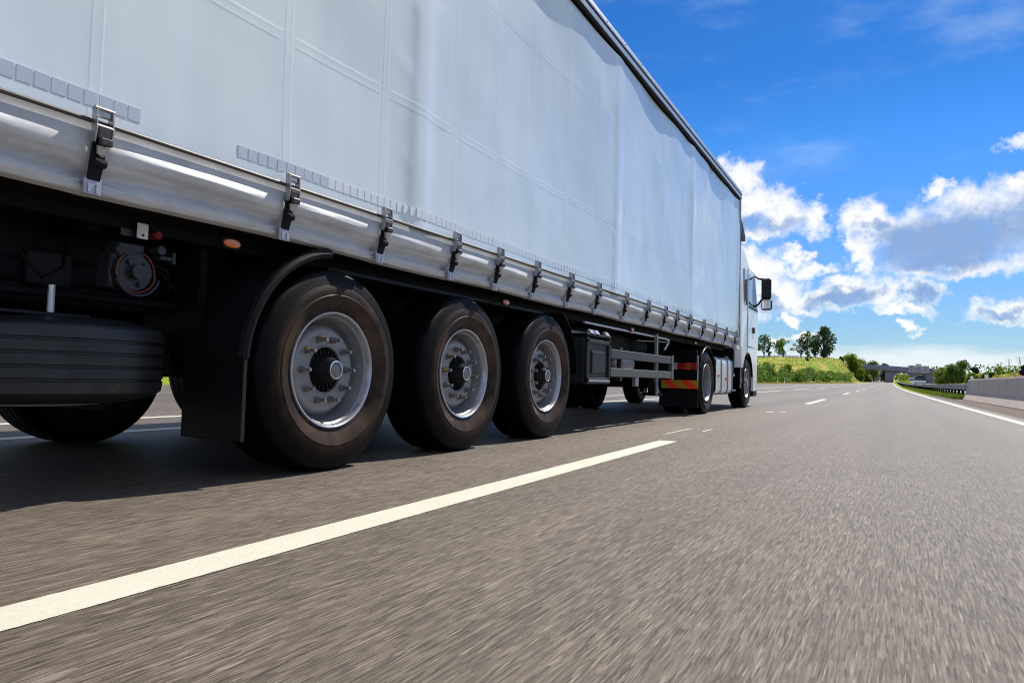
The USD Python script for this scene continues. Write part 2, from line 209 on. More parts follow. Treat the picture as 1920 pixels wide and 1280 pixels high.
# ------------------------------------------------------------------ scene helpers
USED = {}
ORIGIN = {'/World': np.zeros(3)}
def fresh(parent, name):
    k = USED.get((parent, name), -1) + 1
    USED[(parent, name)] = k
    return f'{parent}/{name}' if k == 0 else f'{parent}/{name}_{k:03d}'
def props(prim, label=None, cat=None, group=None, kind=None):
    for k, v in (('label', label), ('category', cat), ('group', group), ('kind', kind)):
        if v: prim.SetCustomDataByKey(k, v)
def thing(name, loc, label=None, cat=None, group=None, kind=None, parent='/World'):
    p = fresh(parent, name); x = UsdGeom.Xform.Define(stage, p)
    loc = np.asarray(loc, float); x.AddTranslateOp().Set(Gf.Vec3d(*map(float, loc - ORIGIN[parent]))); ORIGIN[p] = loc
    props(x.GetPrim(), label, cat, group, kind); return p
def cat_(ms): return trimesh.util.concatenate(ms) if isinstance(ms, (list, tuple)) and not isinstance(ms[0], np.ndarray) else ms
def part(parent, name, mesh, mat, smooth=False, label=None, cat=None, group=None, kind=None):
    """mesh in world coordinates"""
    v, f, n = meshkit.arrays(cat_(mesh), smooth)
    p = fresh(parent, name); o = ORIGIN[parent]
    m = UsdGeom.Mesh.Define(stage, p)
    V = usdkit.Vt
    m.CreatePointsAttr(V.Vec3fArray.FromNumpy((v - o).astype(np.float32)))
    m.CreateFaceVertexCountsAttr(V.IntArray.FromNumpy(np.full(len(f), 3, np.int32)))
    m.CreateFaceVertexIndicesAttr(V.IntArray.FromNumpy(f.astype(np.int32).ravel())); m.CreateSubdivisionSchemeAttr('none')
    if n is not None:
        m.CreateNormalsAttr(V.Vec3fArray.FromNumpy(n.astype(np.float32))); m.SetNormalsInterpolation('vertex')
    UsdShade.MaterialBindingAPI.Apply(m.GetPrim()).Bind(MAT[mat])
    ORIGIN[p] = o; props(m.GetPrim(), label, cat, group, kind); return p
def top(name, mesh, mat, smooth=False, **kw): return part('/World', name, mesh, mat, smooth, **kw)
def copy_of(path, name, loc, label, cat, group, rotz=0, scale=1):
    p = fresh('/World', name); x = UsdGeom.Xform.Define(stage, p)
    x.AddTranslateOp().Set(Gf.Vec3d(*map(float, loc)))
    if rotz: x.AddRotateZOp().Set(rotz)
    if scale != 1: x.AddScaleOp().Set(Gf.Vec3f(scale, scale, scale))
    x.GetPrim().GetReferences().AddInternalReference(path); x.GetPrim().SetInstanceable(True)
    # the reference's own translate is overridden by this one
    props(x.GetPrim(), label, cat, group); return p

def bx(x0, x1, y0, y1, z0, z1, ch=0.0):
    """a box, its edges chamfered by ch"""
    lo, hi = np.array([min(x0, x1), min(y0, y1), min(z0, z1)]), np.array([max(x0, x1), max(y0, y1), max(z0, z1)])
    if ch <= 0:
        b = trimesh.creation.box(hi-lo); b.apply_translation((lo+hi)/2); return b
    pts = []
    for c in np.ndindex(2, 2, 2):
        c = np.array(c); base = np.where(c, hi, lo); s = np.where(c, -1, 1)*ch
        for k in range(3):
            d = s.copy(); d[k] = 0; pts.append(base + d)
    return trimesh.convex.convex_hull(np.array(pts))
def hullbox(pts): return trimesh.convex.convex_hull(np.array(pts, float))
def tube(pts, r, n=10, r1=None, closed=False):
    pts = np.asarray(pts, float); m = len(pts)
    t = np.gradient(pts, axis=0); t /= np.linalg.norm(t, axis=1, keepdims=True)
    up = np.array([0, 0, 1.0]) if abs(t[0][2]) < .9 else np.array([1.0, 0, 0])
    V = []; rr = np.linspace(r, r if r1 is None else r1, m)
    for i in range(m):
        a = np.cross(t[i], up); a /= np.linalg.norm(a)+1e-9; b = np.cross(a, t[i])
        up = b
        th = np.arange(n)*2*PI/n
        V.append(pts[i] + rr[i]*(np.cos(th)[:, None]*a + np.sin(th)[:, None]*b))
    V = np.vstack(V); Fc = []
    for i in range(m-1):
        for k in range(n):
            a, b, c, d = i*n+k, i*n+(k+1) % n, (i+1)*n+(k+1) % n, (i+1)*n+k
            Fc += [[a, b, c], [a, c, d]]
    for i, rev in ((0, False), (m-1, True)):
        o = i*n
        for k in range(1, n-1): Fc.append([o, o+k, o+k+1][::-1] if not rev else [o, o+k, o+k+1])
    mm = trimesh.Trimesh(V, np.array(Fc), process=False)
    if mm.volume < 0: mm.invert()
    return mm
def cylx(x0, x1, y, z, r, n=24):
    m = trimesh.creation.cylinder(r, abs(x1-x0), sections=n); m.apply_transform(trimesh.transformations.rotation_matrix(PI/2, [0, 1, 0])); m.apply_translation([(x0+x1)/2, y, z]); return m
def cyly(y0, y1, x, z, r, n=20):
    m = trimesh.creation.cylinder(r, abs(y1-y0), sections=n); m.apply_transform(trimesh.transformations.rotation_matrix(PI/2, [1, 0, 0])); m.apply_translation([x, (y0+y1)/2, z]); return m
def cylz(z0, z1, x, y, r, n=20):
    m = trimesh.creation.cylinder(r, abs(z1-z0), sections=n); m.apply_translation([x, y, (z0+z1)/2]); return m
def revx(prof, n=72, closed=True):
    """revolve (axial offset, radius) pairs about the x axis; prof runs so that the result is closed"""
    prof = np.array(prof, float); m = len(prof); th = np.arange(n)*2*PI/n
    V = np.stack([np.repeat(prof[:, 0][None], n, 0), prof[:, 1][None]*np.cos(th)[:, None], prof[:, 1][None]*np.sin(th)[:, None]], -1).reshape(-1, 3)
    Fc = []
    for i in range(n):
        for j in range(m if closed else m-1):
            a, b = i*m+j, i*m+(j+1) % m; c, d = ((i+1) % n)*m+(j+1) % m, ((i+1) % n)*m+j
            Fc += [[a, b, c], [a, c, d]]
    mm = trimesh.Trimesh(V, np.array(Fc), process=False)
    mm.merge_vertices(); mm.update_faces(mm.nondegenerate_faces())
    if mm.is_watertight and mm.volume < 0: mm.invert()
    return mm
def grid(A, B, fun, flip=False):
    """surface fun(a, b) -> xyz over the product of A and B"""
    a, b = np.meshgrid(A, B, indexing='ij'); P = np.stack(fun(a, b), -1).reshape(-1, 3); n, m = len(A), len(B)
    i = (np.arange(n-1)[:, None]*m + np.arange(m-1)[None]).ravel()
    f = np.vstack([np.stack([i, i+m, i+m+1], 1), np.stack([i, i+m+1, i+1], 1)])
    if flip: f = f[:, ::-1]
    return trimesh.Trimesh(P, f, process=False)
def extrude_x(poly, x0, x1):
    """poly in (y, z)"""
    m = trimesh.creation.extrude_polygon(Polygon(poly) if not hasattr(poly, 'area') else poly, x1-x0, engine='earcut')
    v = m.vertices; m.vertices = np.stack([v[:, 2]+x0, v[:, 0], v[:, 1]], 1); return m
def extrude_y(poly, y0, y1):
    """poly in (x, z)"""
    m = trimesh.creation.extrude_polygon(Polygon(poly) if not hasattr(poly, 'area') else poly, y1-y0, engine='earcut')
    v = m.vertices; m.vertices = np.stack([v[:, 0], y1-v[:, 2], v[:, 1]], 1)
    if m.volume < 0: m.invert()
    return m
def arc_sheet(cy, cz, r, a0, a1, x0, x1, th=.012, n=20, lip=0.0):
    """curved guard about (cy, cz), angles in degrees from +y through +z"""
    a = np.radians(np.linspace(a0, a1, n)); out = [(cy+(r+th)*math.cos(t), cz+(r+th)*math.sin(t)) for t in a]; inn = [(cy+r*math.cos(t), cz+r*math.sin(t)) for t in a[::-1]]
    ms = [extrude_x(out+inn, x0, x1)]
    if lip: ms.append(tube([(x1, cy+(r-.005)*math.cos(t), cz+(r-.005)*math.sin(t)) for t in a], lip, 8))
    return ms

# ------------------------------------------------------------------ ground, road
def sst(a, b, x): t = np.clip((np.asarray(x, float)-a)/(b-a), 0, 1); return t*t*(3-2*t)
def rz(y):
    y = np.asarray(y, float); p = np.clip(y, 0, 700); z = 1.5e-5*p*p + .021*np.clip(y-700, 0, 400)
    return z
def cv(y): return -2.0*(1-np.exp(-np.clip(np.asarray(y, float), 0, None)/120.0))
def left_edge(y): return cv(y) - 17.2 + 10.0*sst(110, 285, y)
def right_edge(y): return cv(y) + 2.25
def terrain(x, y):
    x, y = np.asarray(x, float), np.asarray(y, float)
    z = rz(y) - .02
    L = left_edge(y) - 1.5
    hill = 8.7*sst(110, 325, y)*sst(0, 10, L - x)*(1-.4*sst(380, 500, y)) + .5*sst(0, 6, L-x)
    nearbank = 2.2*sst(4, 30, L-x)*(1-sst(60, 200, y))
    Rg = x - (cv(y) + 16.5)
    bank = (2.7*sst(90, 230, y) + .9)*sst(0, 14, Rg)
    wob = (meshkit.fbm(np.stack([x*.05, y*.05, 0*x], -1), 4, 3)-.5)*2.2*(sst(1, 14, L-x) + sst(1, 14, Rg))
    median = -.06*sst(2.4, 3.0, x-cv(y))*(1-sst(4.4, 5.2, x-cv(y)))
    return z + hill + nearbank + bank + wob + median
ys = np.concatenate([np.linspace(-250, -20, 12), np.linspace(-10, 60, 36), np.linspace(63, 460, 134), np.linspace(475, 1500, 50), np.linspace(1600, 6000, 12)])
xs = np.concatenate([np.linspace(-3000, -150, 14), np.linspace(-140, -50, 31), np.linspace(-48, -9, 53), np.linspace(-8, 22, 24), np.linspace(23, 80, 40), np.linspace(85, 260, 30), np.linspace(300, 3000, 12)])
gm = grid(xs, ys, lambda a, b: (a, b, terrain(a, b)))
top('ground', gm, 'meadow', True, kind='structure')

road = thing('road', (0, 0, 0), kind='structure')
yr = np.concatenate([np.linspace(-120, 0, 13), np.linspace(4, 120, 30), np.linspace(126, 900, 90), np.linspace(920, 1500, 20)])
def strip(xa, xb, ys_, dz, nx=2):
    s = np.linspace(0, 1, nx)
    return grid(s, ys_, lambda a, b: (xa(b)*(1-a)+xb(b)*a, b, rz(b)+dz))
part(road, 'carriageway', strip(left_edge, right_edge, yr, .004, 6), 'asphalt', True)
LW = .15
def mark(x0, y0, y1, w=LW, x1=None, dz=.006, name='lane_dash'):
    n = max(2, int((y1-y0)/3)+1); yy = np.linspace(y0, y1, n)
    xf = (lambda b: x0 + cv(b)) if x1 is None else (lambda b: x0+(x1-x0)*(b-y0)/(y1-y0) + cv(b))
    if name == 'lane_dash' and -8 < y0 < 30: yy = np.linspace(y0, y1, int((y1-y0)/.015))
    e = np.random.default_rng(int(abs(y0*10)) + 7); j1, j2 = (e.normal(size=len(yy))*.0008 + .0025*(meshkit.noise(np.stack([yy*4, 0*yy+q, 0*yy], -1))-.5) for q in (0, 7))
    if len(yy) < 20: j1 = j2 = 0*yy
    part(road, name, strip(lambda b: xf(b)-w/2+np.interp(b, yy, j1), lambda b: xf(b)+w/2+np.interp(b, yy, j2), yy, dz), 'road_paint')
for k in range(-2, 22):
    mark(-1.60, -.3+19.6*k, 6.05+19.6*k)
for k in range(-2, 22):
    mark(-5.30, -6.3+19.6*k, .2+19.6*k+6)
mark(1.95, -100, 900, .15, name='edge_line')
mark(-6.55, -60, 6, .15, name='edge_line'); 
mark(-6.55, 6, 100, .15, x1=-9.2, name='edge_line'); mark(-9.2, 100, 190, .15, name='edge_line'); mark(-9.2, 190, 290, .15, x1=-6.8, name='edge_line'); mark(-6.8, 290, 900, .15, name='edge_line')
for k in range(-1, 9):
    y = 13.0+19.6*k
    for dx, dy in ((-.09, 0), (.09, .35)):
        part(road, 'road_stud', bx(-1.6+cv(y)+dx-.06, -1.6+cv(y)+dx+.06, y+dy-.12, y+dy+.12, rz(y)+.004, rz(y)+.014, .004), 'road_paint')
top('gravel_verge', strip(lambda b: right_edge(b)-.01, lambda b: cv(b)+3.5+0*b, np.linspace(-60, 46, 40), -.002, 6), 'gravel', kind='structure')
for (mx_, my_, ml, mw) in ((-1.93, 7.35, .55, .012), (-1.72, 7.62, .30, .014)):
    rr = np.random.default_rng(int(my_*100)); an = np.linspace(0, 2*PI, 14)[:-1]
    pg = Polygon([(mx_+mw*math.cos(t)*(.6+.8*rr.random()), my_+ml*math.sin(t)*(.6+.8*rr.random())) for t in an]).buffer(0)
    pm = trimesh.creation.extrude_polygon(pg, .002, engine='earcut'); pm.apply_translation([0, 0, .0065]); part(road, 'paint_chip', pm, 'road_paint')
top('opposite_carriageway', strip(lambda b: cv(b)+5.2, lambda b: cv(b)+15.4, yr, .004, 4), 'asphalt', True, kind='structure')

# ------------------------------------------------------------------ concrete barrier and guard rail
def barrier_profile(cx): return [(cx-.38, -.06), (cx-.38, .03), (cx-.13, .33), (cx-.10, .83), (cx-.075, .88), (cx+.075, .88), (cx+.10, .83), (cx+.13, .33), (cx+.38, .03), (cx+.38, -.06)]
bar = thing('concrete_barrier', (3.4, 10, 0), 'grey concrete safety barrier beside the fast lane, ending at the steel rail', 'barrier')
BX = 3.52
yb = -24.0
while yb < 36.5:
    y1 = min(yb+4.06, 36.9)
    dx = float(cv((yb+y1)/2))
    sg_ = extrude_y(barrier_profile(BX), yb+.007, y1-.007); sg_.vertices[:, 0] += cv(sg_.vertices[:, 1]); part(bar, 'segment', sg_, 'barrier_concrete')
    yb = y1
dxe = float(cv(37.6))
part(bar, 'end_ramp', hullbox([(BX+dxe-.30, 36.92, -.05), (BX+dxe+.30, 36.92, -.05), (BX+dxe-.29, 36.92, .08), (BX+dxe+.29, 36.92, .08), (BX+dxe-.14, 36.92, .26), (BX+dxe+.14, 36.92, .26), (BX+dxe-.24, 38.6, -.05), (BX+dxe+.24, 38.6, -.05), (BX+dxe-.2, 38.6, .05), (BX+dxe+.2, 38.6, .05)]), 'barrier_concrete')
part(bar, 'end_plate', [bx(BX+dxe-.13, BX+dxe+.13, 36.95, 37.5, .26, .72, .02)], 'galvanised')
for y in (36.4, 31.6):
    q = part(bar, 'reflector', [bx(BX+cv(y)-.05, BX+cv(y)+.05, y-.08, y+.08, .885, 1.02, .01)], 'post_white')
    part(q, 'reflector_base', bx(BX+cv(y)-.06, BX+cv(y)+.06, y-.06, y+.06, .87, .90), 'post_black')
gr = thing('guard_rail', (2.0, 100, 0), 'galvanised steel guard rail on dark posts along the median grass', 'guard rail')
def boxbeam(y0, y1):
    A = np.arange(y0, y1+.1, 4.0); m_pr = [(-.17, .40), (-.18, .41), (-.18, .635), (-.165, .65), (.165, .65), (.18, .635), (.18, .41), (.17, .40)]; m = len(m_pr); P = []; Fc = []
    for y in A: P.append(np.array([(BX+cv(y)+x, y, z+rz(y)) for x, z in m_pr]))
    for i in range(len(A)-1):
        for j in range(m):
            a, b, c, d = i*m+j, i*m+(j+1) % m, (i+1)*m+(j+1) % m, (i+1)*m+j
            Fc += [[a, c, b], [a, d, c]]
    return trimesh.Trimesh(np.vstack(P), np.array(Fc), process=False)
part(gr, 'rail', boxbeam(37.4, 420), 'rail_zinc')
part(gr, 'rail_end', bx(BX+cv(37)-.24, BX+cv(37)+.24, 37.3, 37.55, .40, .68, .02), 'galvanised')
for k in range(96):
    y = 38.3+2.0*k + (2.0*max(0, k-60) if k > 60 else 0)
    x = BX+float(cv(y)); z = float(rz(y))
    part(gr, 'post', [bx(x-.05, x+.05, y-.03, y+.03, z-.1, z+.38), bx(x-.15, x+.15, y-.04, y+.04, z+.34, z+.395)], 'black_steel')

# ------------------------------------------------------------------ semi-trailer
X0, XL = -2.56, -5.11; XC = (X0+XL)/2
YR, YF = .12, 13.78
TR = thing('semi_trailer', (XC, 7, 0), 'white curtain sided semi trailer with three axles and a row of strap buckles', 'trailer')
STRAPS = [-.35, .55, 1.53, 2.46, 3.18, 3.92, 4.51, 5.13, 5.82, 6.50, 7.32, 8.10, 8.83, 9.38, 10.08, 10.90, 11.72, 12.56, 13.42]
STRAPS = [s for s in STRAPS if s > YR]
PIL = [.30, 3.52, 7.05, 10.25, 13.66]
rng = np.random.default_rng(5)
def ridge(y):     # the posts behind the curtain press it out, between them it is sucked in
    o = np.zeros_like(y)
    for p in PIL:
        d = y-p
        o += .006*(sst(-.15, -.045, d)*(1-sst(.045, .17, d)))
    for a, b in zip(PIL[:-1], PIL[1:]):
        t = np.clip((y-a)/(b-a), 0, 1); o -= .042*np.sin(PI*t)**.8
    return o
SEAMY = STRAPS + [13.6]
SEAMZ = [2.14, 3.24]
def curtain_x(y, z):
    o = ridge(y)*np.clip(1.1-np.abs((z-2.55)/1.9)**3, 0, 1.1)
    o += (meshkit.fbm(np.stack([0*y, y*.9, z*.7], -1), 3, 11)-.5)*.036
    o += (meshkit.fbm(np.stack([0*y, y*2.6, z*1.3], -1), 2, 21)-.5)*.010
    for s in SEAMY:
        d = np.abs(y-s); o += .0004*(1-sst(.019, .0245, d)) + .00045*np.exp(-((d-.021)/.0045)**2) + .0008*np.exp(-(d/.09)**2)
    gap = np.ones_like(y)
    for s in SEAMY: gap *= sst(.03, .06, np.abs(y-s))
    for s in SEAMZ:
        d = np.abs(z-s); o += (.0006*(1-sst(.022, .03, d)) + .0006*np.exp(-((d-.023)/.005)**2))*gap
    # dents and small creases beside the posts
    r = np.random.default_rng(9)
    for p in PIL[1:4]:
        for k in range(9):
            zc = 1.75+2.1*r.random(); yc = p - .10 - .10*r.random(); a = r.choice([-1, 1])*.004
            o += a*np.exp(-((y-yc)/.07)**2-((z-zc+.5*(y-yc))/.022)**2)
        for k in range(5):
            zc = 1.9+1.9*r.random(); yc = p+.17+.08*r.random()
            o += -.005*np.exp(-((y-yc)/.05)**2-((z-zc-.4*(y-yc))/.02)**2)
    o += .012*np.sin(2*PI*(y-.3)/1.72)*sst(3.3, 3.9, z)*(1-sst(3.9, 3.98, z))
    return o
cy_ = list(np.arange(YR+.1, YF-.08, .045))
for s in SEAMY: cy_ += [s+k for k in (-.029, -.0245, -.021, -.0175, -.013, 0, .013, .0175, .021, .0245, .029)]
for p in PIL: cy_ += [p-.15, p-.12, p-.09, p-.07, p-.045, p+.045, p+.08, p+.12]
cy_ = np.unique(np.round([c for c in cy_ if YR+.09 < c < YF-.07], 4))
cz_ = list(np.arange(1.418, 3.975, .045))
for s in SEAMZ: cz_ += [s+k for k in (-.032, -.027, -.023, -.019, -.014, 0, .014, .019, .023, .027, .032)]
cz_ = np.unique(np.round(cz_, 4))
CUR = part(TR, 'curtain', grid(cy_, cz_, lambda a, b: (X0+curtain_x(a, b), a, b), False), 'curtain_fabric', True)
# reflective squares along the lower edge of the curtain
yt = YR+.14; pat = []
while yt < 13.45:
    if not (1.735 < yt < 2.19): pat.append(yt)
    yt += .0572
for y in pat:
    x = float(X0 + curtain_x(np.array([y]), np.array([1.51]))[0])
    part(CUR, 'reflective_square', bx(x-.004, x+.0022, y-.0245, y+.0245, 1.478, 1.532), 'tape_silver' if y < 2.75 else 'tape_lit')  # same tape throughout; farther squares have their brighter reflection painted into the colour
# rub rail rod and its slot
part(TR, 'side_rail_slot', [bx(X0-.05, X0-.016, YR+.05, YF-.04, 1.395, 1.418)], 'keder')
part(TR, 'curtain_rod', [cyly(YR+.05, YF-.05, X0+.001, 1.412, .0085, 12)], 'keder', 40)
# skirt between the straps
def skirt_fun(a, s):
    o = np.zeros_like(a); st = np.array([YR-.3]+STRAPS+[YF+.1]); i = np.clip(np.searchsorted(st, a)-1, 0, len(st)-2)
    w = st[i+1]-st[i]; t = np.clip((a-st[i])/w, 0, 1); env = np.sin(PI*t)**.55
    r = np.random.default_rng(3); A1, A2, P1, P2 = (r.random(len(st)) for _ in range(4))
    c1 = .36+.06*(P1[i]-.5)+.03*(2*t-1); v1 = .66+.06*(P2[i]-.5) - .035*env + .06*(1-env)
    w_ = w/np.maximum(w, .75)
    o = (.020+.010*A1[i])*(sst(0, 1, s/c1)*(1-sst(c1, v1, s)))*(.5+.5*env)
    o += .0032*np.exp(-((s-c1)/.014)**2)*sst(.10, .16, t)*(1-sst(.55+.25*A1[i], .62+.25*A1[i], t))
    o -= (.028+.016*A2[i])*np.exp(-((s-v1)/(.05+.05*env))**2)*(.6+.4*env)
    o -= .009*np.exp(-((s-.53-.05*(2*t-1)*(A1[i]-.5))/.03)**2)*env
    o += .016*np.exp(-((s-.87)/.09)**2)
    # pinch folds that run into each strap
    for sgn, d in ((1, t*w), (-1, (1-t)*w)):
        o -= .026*np.exp(-(d/.13)**2)*np.exp(-((s-.74-.5*d)/.045)**2)
        o -= .016*np.exp(-(d/.16)**2)*np.exp(-((s-.85-.35*d)/.025)**2) - .006*np.exp(-(d/.10)**2)*np.exp(-((s-.91-.2*d)/.018)**2)
        o -= .010*np.exp(-(d/.035)**2)*sst(.1, .4, s)
    o += (meshkit.fbm(np.stack([a*2.2, s*4+i, 0*a], -1), 3, 4)-.5)*.012*sst(.05, .3, s)
    o += (meshkit.fbm(np.stack([a*6, s*9+i, 0*a], -1), 2, 8)-.5)*.005*sst(.1, .4, s)
    o *= sst(0, .42, s)
    x = X0 - .006 - .008*(1-sst(0, .42, s)) - .050*s**1.6 + o - .03*sst(.97, 1.0, s)
    z = 1.408 - .25*s + .006*np.sin(a*3.1)*s
    return x, a, z
SKm = grid(np.arange(YR+.05, YF-.03, .018), np.concatenate([np.linspace(0, .12, 7), np.linspace(.145, .96, 34), [.975, .99, 1.0]]), skirt_fun, True)
SK = part(TR, 'curtain_skirt', SKm, 'skirt_fabric', True)
for s in STRAPS:
    b = thing('strap_buckle', (X0, s, 1.3), parent=TR)
    x = X0+.012; hw = .024
    def sl(z): return x + .008 - .055*(max(0, 1.455-z)/.30)**1.6
    part(b, 'webbing', hullbox([(sl(1.36)+.004, s+d, 1.36) for d in (-hw, hw)]+[(sl(1.36)-.002, s+d, 1.36) for d in (-hw, hw)]+[(sl(1.26)+.012, s+d, 1.26) for d in (-hw, hw)]+[(sl(1.20)+.006, s+d, 1.20) for d in (-hw, hw)]+[(sl(1.20), s+d, 1.20) for d in (-hw, hw)]), 'webbing')
    for d in (-1, 1):
        part(b, 'side_plate', extrude_y([(x-.002, 1.333), (x+.020, 1.330), (x+.030, 1.378), (x+.026, 1.448), (x+.010, 1.464), (x-.004, 1.458)], s+d*.030-.0025, s+d*.030+.0025), 'buckle_steel')
    part(b, 'top_bar', [bx(x+.002, x+.018, s-.028, s+.028, 1.426, 1.452, .003)], 'buckle_steel')
    part(b, 'roller', [cyly(s-.036, s+.036, x+.018, 1.455, .007, 10)], 'buckle_steel'); part(b, 'roller', [cyly(s-.033, s+.033, x+.022, 1.390, .008, 10)], 'buckle_steel')
    part(b, 'lever', [bx(x+.012, x+.030, s-.024, s+.024, 1.343, 1.383, .004), bx(x+.020, x+.040, s-.020, s+.027, 1.320, 1.348, .005)], 'lever_dark')
    part(b, 'lever_tab', hullbox([(x+.016, s-.022, 1.320), (x+.016, s+.022, 1.320), (x+.026, s-.022, 1.318), (x+.026, s+.022, 1.318), (x+.012, s-.018, 1.290), (x+.012, s+.018, 1.290), (x+.020, s-.016, 1.288), (x+.020, s+.016, 1.288), (x+.016, s, 1.280)]), 'buckle_steel')
    part(b, 'strap_loop', [cyly(s-.025, s+.027, sl(1.263)+.012, 1.263, .016, 10)], 'webbing')
    part(b, 'hook', [bx(sl(1.19)-.006, sl(1.19)+.009, s-.032, s+.032, 1.148, 1.208, .003), bx(sl(1.19)+.008, sl(1.19)+.013, s-.020, s-.010, 1.155, 1.19), bx(sl(1.19)+.008, sl(1.19)+.013, s+.010, s+.020, 1.155, 1.19)], 'hook_grey')
# roof rail and roof
part(TR, 'roof_gasket', bx(X0-.05, X0+.010, YR, YF, 3.955, 3.985), 'gasket')
part(TR, 'roof_rail', [extrude_y([(X0-.06, 3.985), (X0+.022, 3.985), (X0+.026, 3.995), (X0+.026, 4.035), (X0+.012, 4.04), (X0+.012, 4.058), (X0+.03, 4.062), (X0+.034, 4.075), (X0+.02, 4.13), (X0-.06, 4.14)], YR-.02, YF+.02)], 'aluminium')
part(TR, 'rail_groove', bx(X0+.0, X0+.0245, YR, YF, 4.040, 4.058), 'gasket')
k = 0
for y in np.arange(4.9, 13.6, .55): part(TR, 'rivet', cylx(X0+.026, X0+.034, y, 4.095, .008, 8), 'nut_steel')
part(TR, 'roof_panel', bx(XL+.05, X0-.055, YR, YF, 4.09, 4.13, .01), 'roof_white')
part(TR, 'left_curtain', bx(XL, XL+.01, YR+.1, YF-.06, 1.16, 3.98), 'curtain_fabric'); part(TR, 'left_roof_rail', bx(XL-.03, XL+.06, YR, YF, 3.98, 4.14, .01), 'aluminium')
part(TR, 'front_wall', bx(XL+.03, X0-.03, YF-.03, YF+.02, 1.15, 4.10, .01), 'wall_grey')
part(TR, 'front_post', [bx(X0-.06, X0+.012, YF-.07, YF+.045, 1.17, 3.985, .008)], 'aluminium')
part(TR, 'post_strip', bx(X0+.012, X0+.018, YF-.045, YF-.025, 1.2, 3.98), 'gasket')
part(TR, 'corner_bracket', [bx(X0-.06, X0+.01, YF-.22, YF+.05, 1.12, 1.20, .01)], 'tag_white')
part(TR, 'rear_post', bx(X0-.06, X0+.01, YR-.04, YR+.07, 1.1, 3.985, .01), 'aluminium')
part(TR, 'rear_door', bx(XL+.03, XC-.01, YR-.05, YR, 1.2, 4.05, .01), 'roof_white'); part(TR, 'rear_door', bx(XC+.01, X0-.06, YR-.05, YR, 1.2, 4.05, .01), 'roof_white')
part(TR, 'cable_loop', [tube([(X0+.02+.02*math.sin(t*2), YF-.02+.05*math.cos(t), 1.62+.07*math.sin(t)) for t in np.linspace(0, 2*PI, 20)], .005, 6), tube([(X0+.02, YF-.02, 1.55), (X0+.03, YF-.03, 1.45), (X0+.02, YF-.02, 1.36)], .005, 6)], 'tag_white')
# frame below the load floor
part(TR, 'load_floor', bx(XL+.02, X0-.075, YR, YF, 1.17, 1.21), 'deck_wood')
part(TR, 'outer_rave', [bx(X0-.30, X0-.27, YR, YF, 1.10, 1.20), bx(XL+.05, XL+.08, YR, YF, 1.10, 1.20)], 'black_steel')
for sx in (-1, 1):
    x = XC+sx*.63
    part(TR, 'chassis_beam', [bx(x-.01, x+.01, YR, 12.6, .80, 1.16), bx(x-.07, x+.07, YR, 12.6, 1.145, 1.165), bx(x-.07, x+.07, YR, 12.6, .785, .805)], 'chassis_steel')
for y in np.arange(.5, 13.5, .62): part(TR, 'cross_member', bx(XL+.3, X0-.34, y-.03, y+.03, 1.08, 1.165), 'black_steel')
part(TR, 'under_ride_bar', [bx(XL+.1, X0-.1, YR, YR+.1, .45, .57, .01), bx(XC-.8, XC-.72, YR+.02, YR+.08, .57, .85), bx(XC+.72, XC+.8, YR+.02, YR+.08, .57, .85)], 'chassis_steel')

# wheels
def tyre_profile(w, Ro, Ri, shoulder=.03, grooves=4):
    """closed section (x, r), x from -w/2 to w/2; the outer face is +x"""
    h = w/2; P = [(-h+.03, Ri), (-h+.004, Ri+.03), (-h, Ri+.11), (-h+.01, Ro-.10), (-h+.028, Ro-shoulder), (-h+.045, Ro-.006)]
    gx = np.linspace(-h+.095, h-.095, grooves)
    for g in gx: P += [(g-.0075, Ro), (g-.0055, Ro-.012), (g+.0055, Ro-.012), (g+.0075, Ro)]
    P += [(h-.050, Ro-.005), (h-.034, Ro-.016), (h-.026, Ro-.032), (h-.020, Ro-.055), (h-.013, Ro-.078), (h-.0145, Ro-.081), (h-.006, Ro-.10), (h, Ri+.118), (h-.001, Ri+.098), (h+.002, Ri+.094), (h-.001, Ri+.089), (h-.010, Ri+.065), (h-.022, Ri+.042), (h-.030, Ri+.026), (h-.028, Ri+.021), (h-.034, Ri+.012), (h-.045, Ri-.004)]
    return P
def rimsup(h):   # rim cross-section of a dished wheel; h = x of the outer flange
    return [(h-.012, .298), (h-.012, .305), (h-.02, .300), (h-.04, .284), (h-.05, .280), (h-.33, .280), (h-.34, .300), (h-.35, .300), (h-.35, .27), (h-.20, .262), (h-.165, .262), (h-.165, .2), (h-.085, .2), (h-.08, .122), (h-.062, .122), (h-.060, .126), (h-.069, .134), (h-.069, .200), (h-.072, .212), (h-.080, .224), (h-.095, .235), (h-.115, .243), (h-.145, .248), (h-.150, .256), (h-.140, .266), (h-.10, .271), (h-.072, .272), (h-.062, .277), (h-.036, .279), (h-.026, .288)]
def put(mesh, at, flip=False):
    m = mesh.copy()
    if flip: m.apply_transform(trimesh.transformations.rotation_matrix(PI, [0, 0, 1]))
    m.apply_translation(at); return m
TY = revx(tyre_profile(.385, .535, .30), 96); TY2 = revx(tyre_profile(.315, .50, .30), 80)
RIM = revx([(x, r) for x, r in rimsup(.165)], 96)
FLANGE = revx([(.165-.03, .286), (.165-.014, .2925), (.165-.004, .2955), (.165+.001, .300), (.165+.002, .306), (.165-.003, .3105), (.165-.012, .311), (.165-.02, .304)], 96)
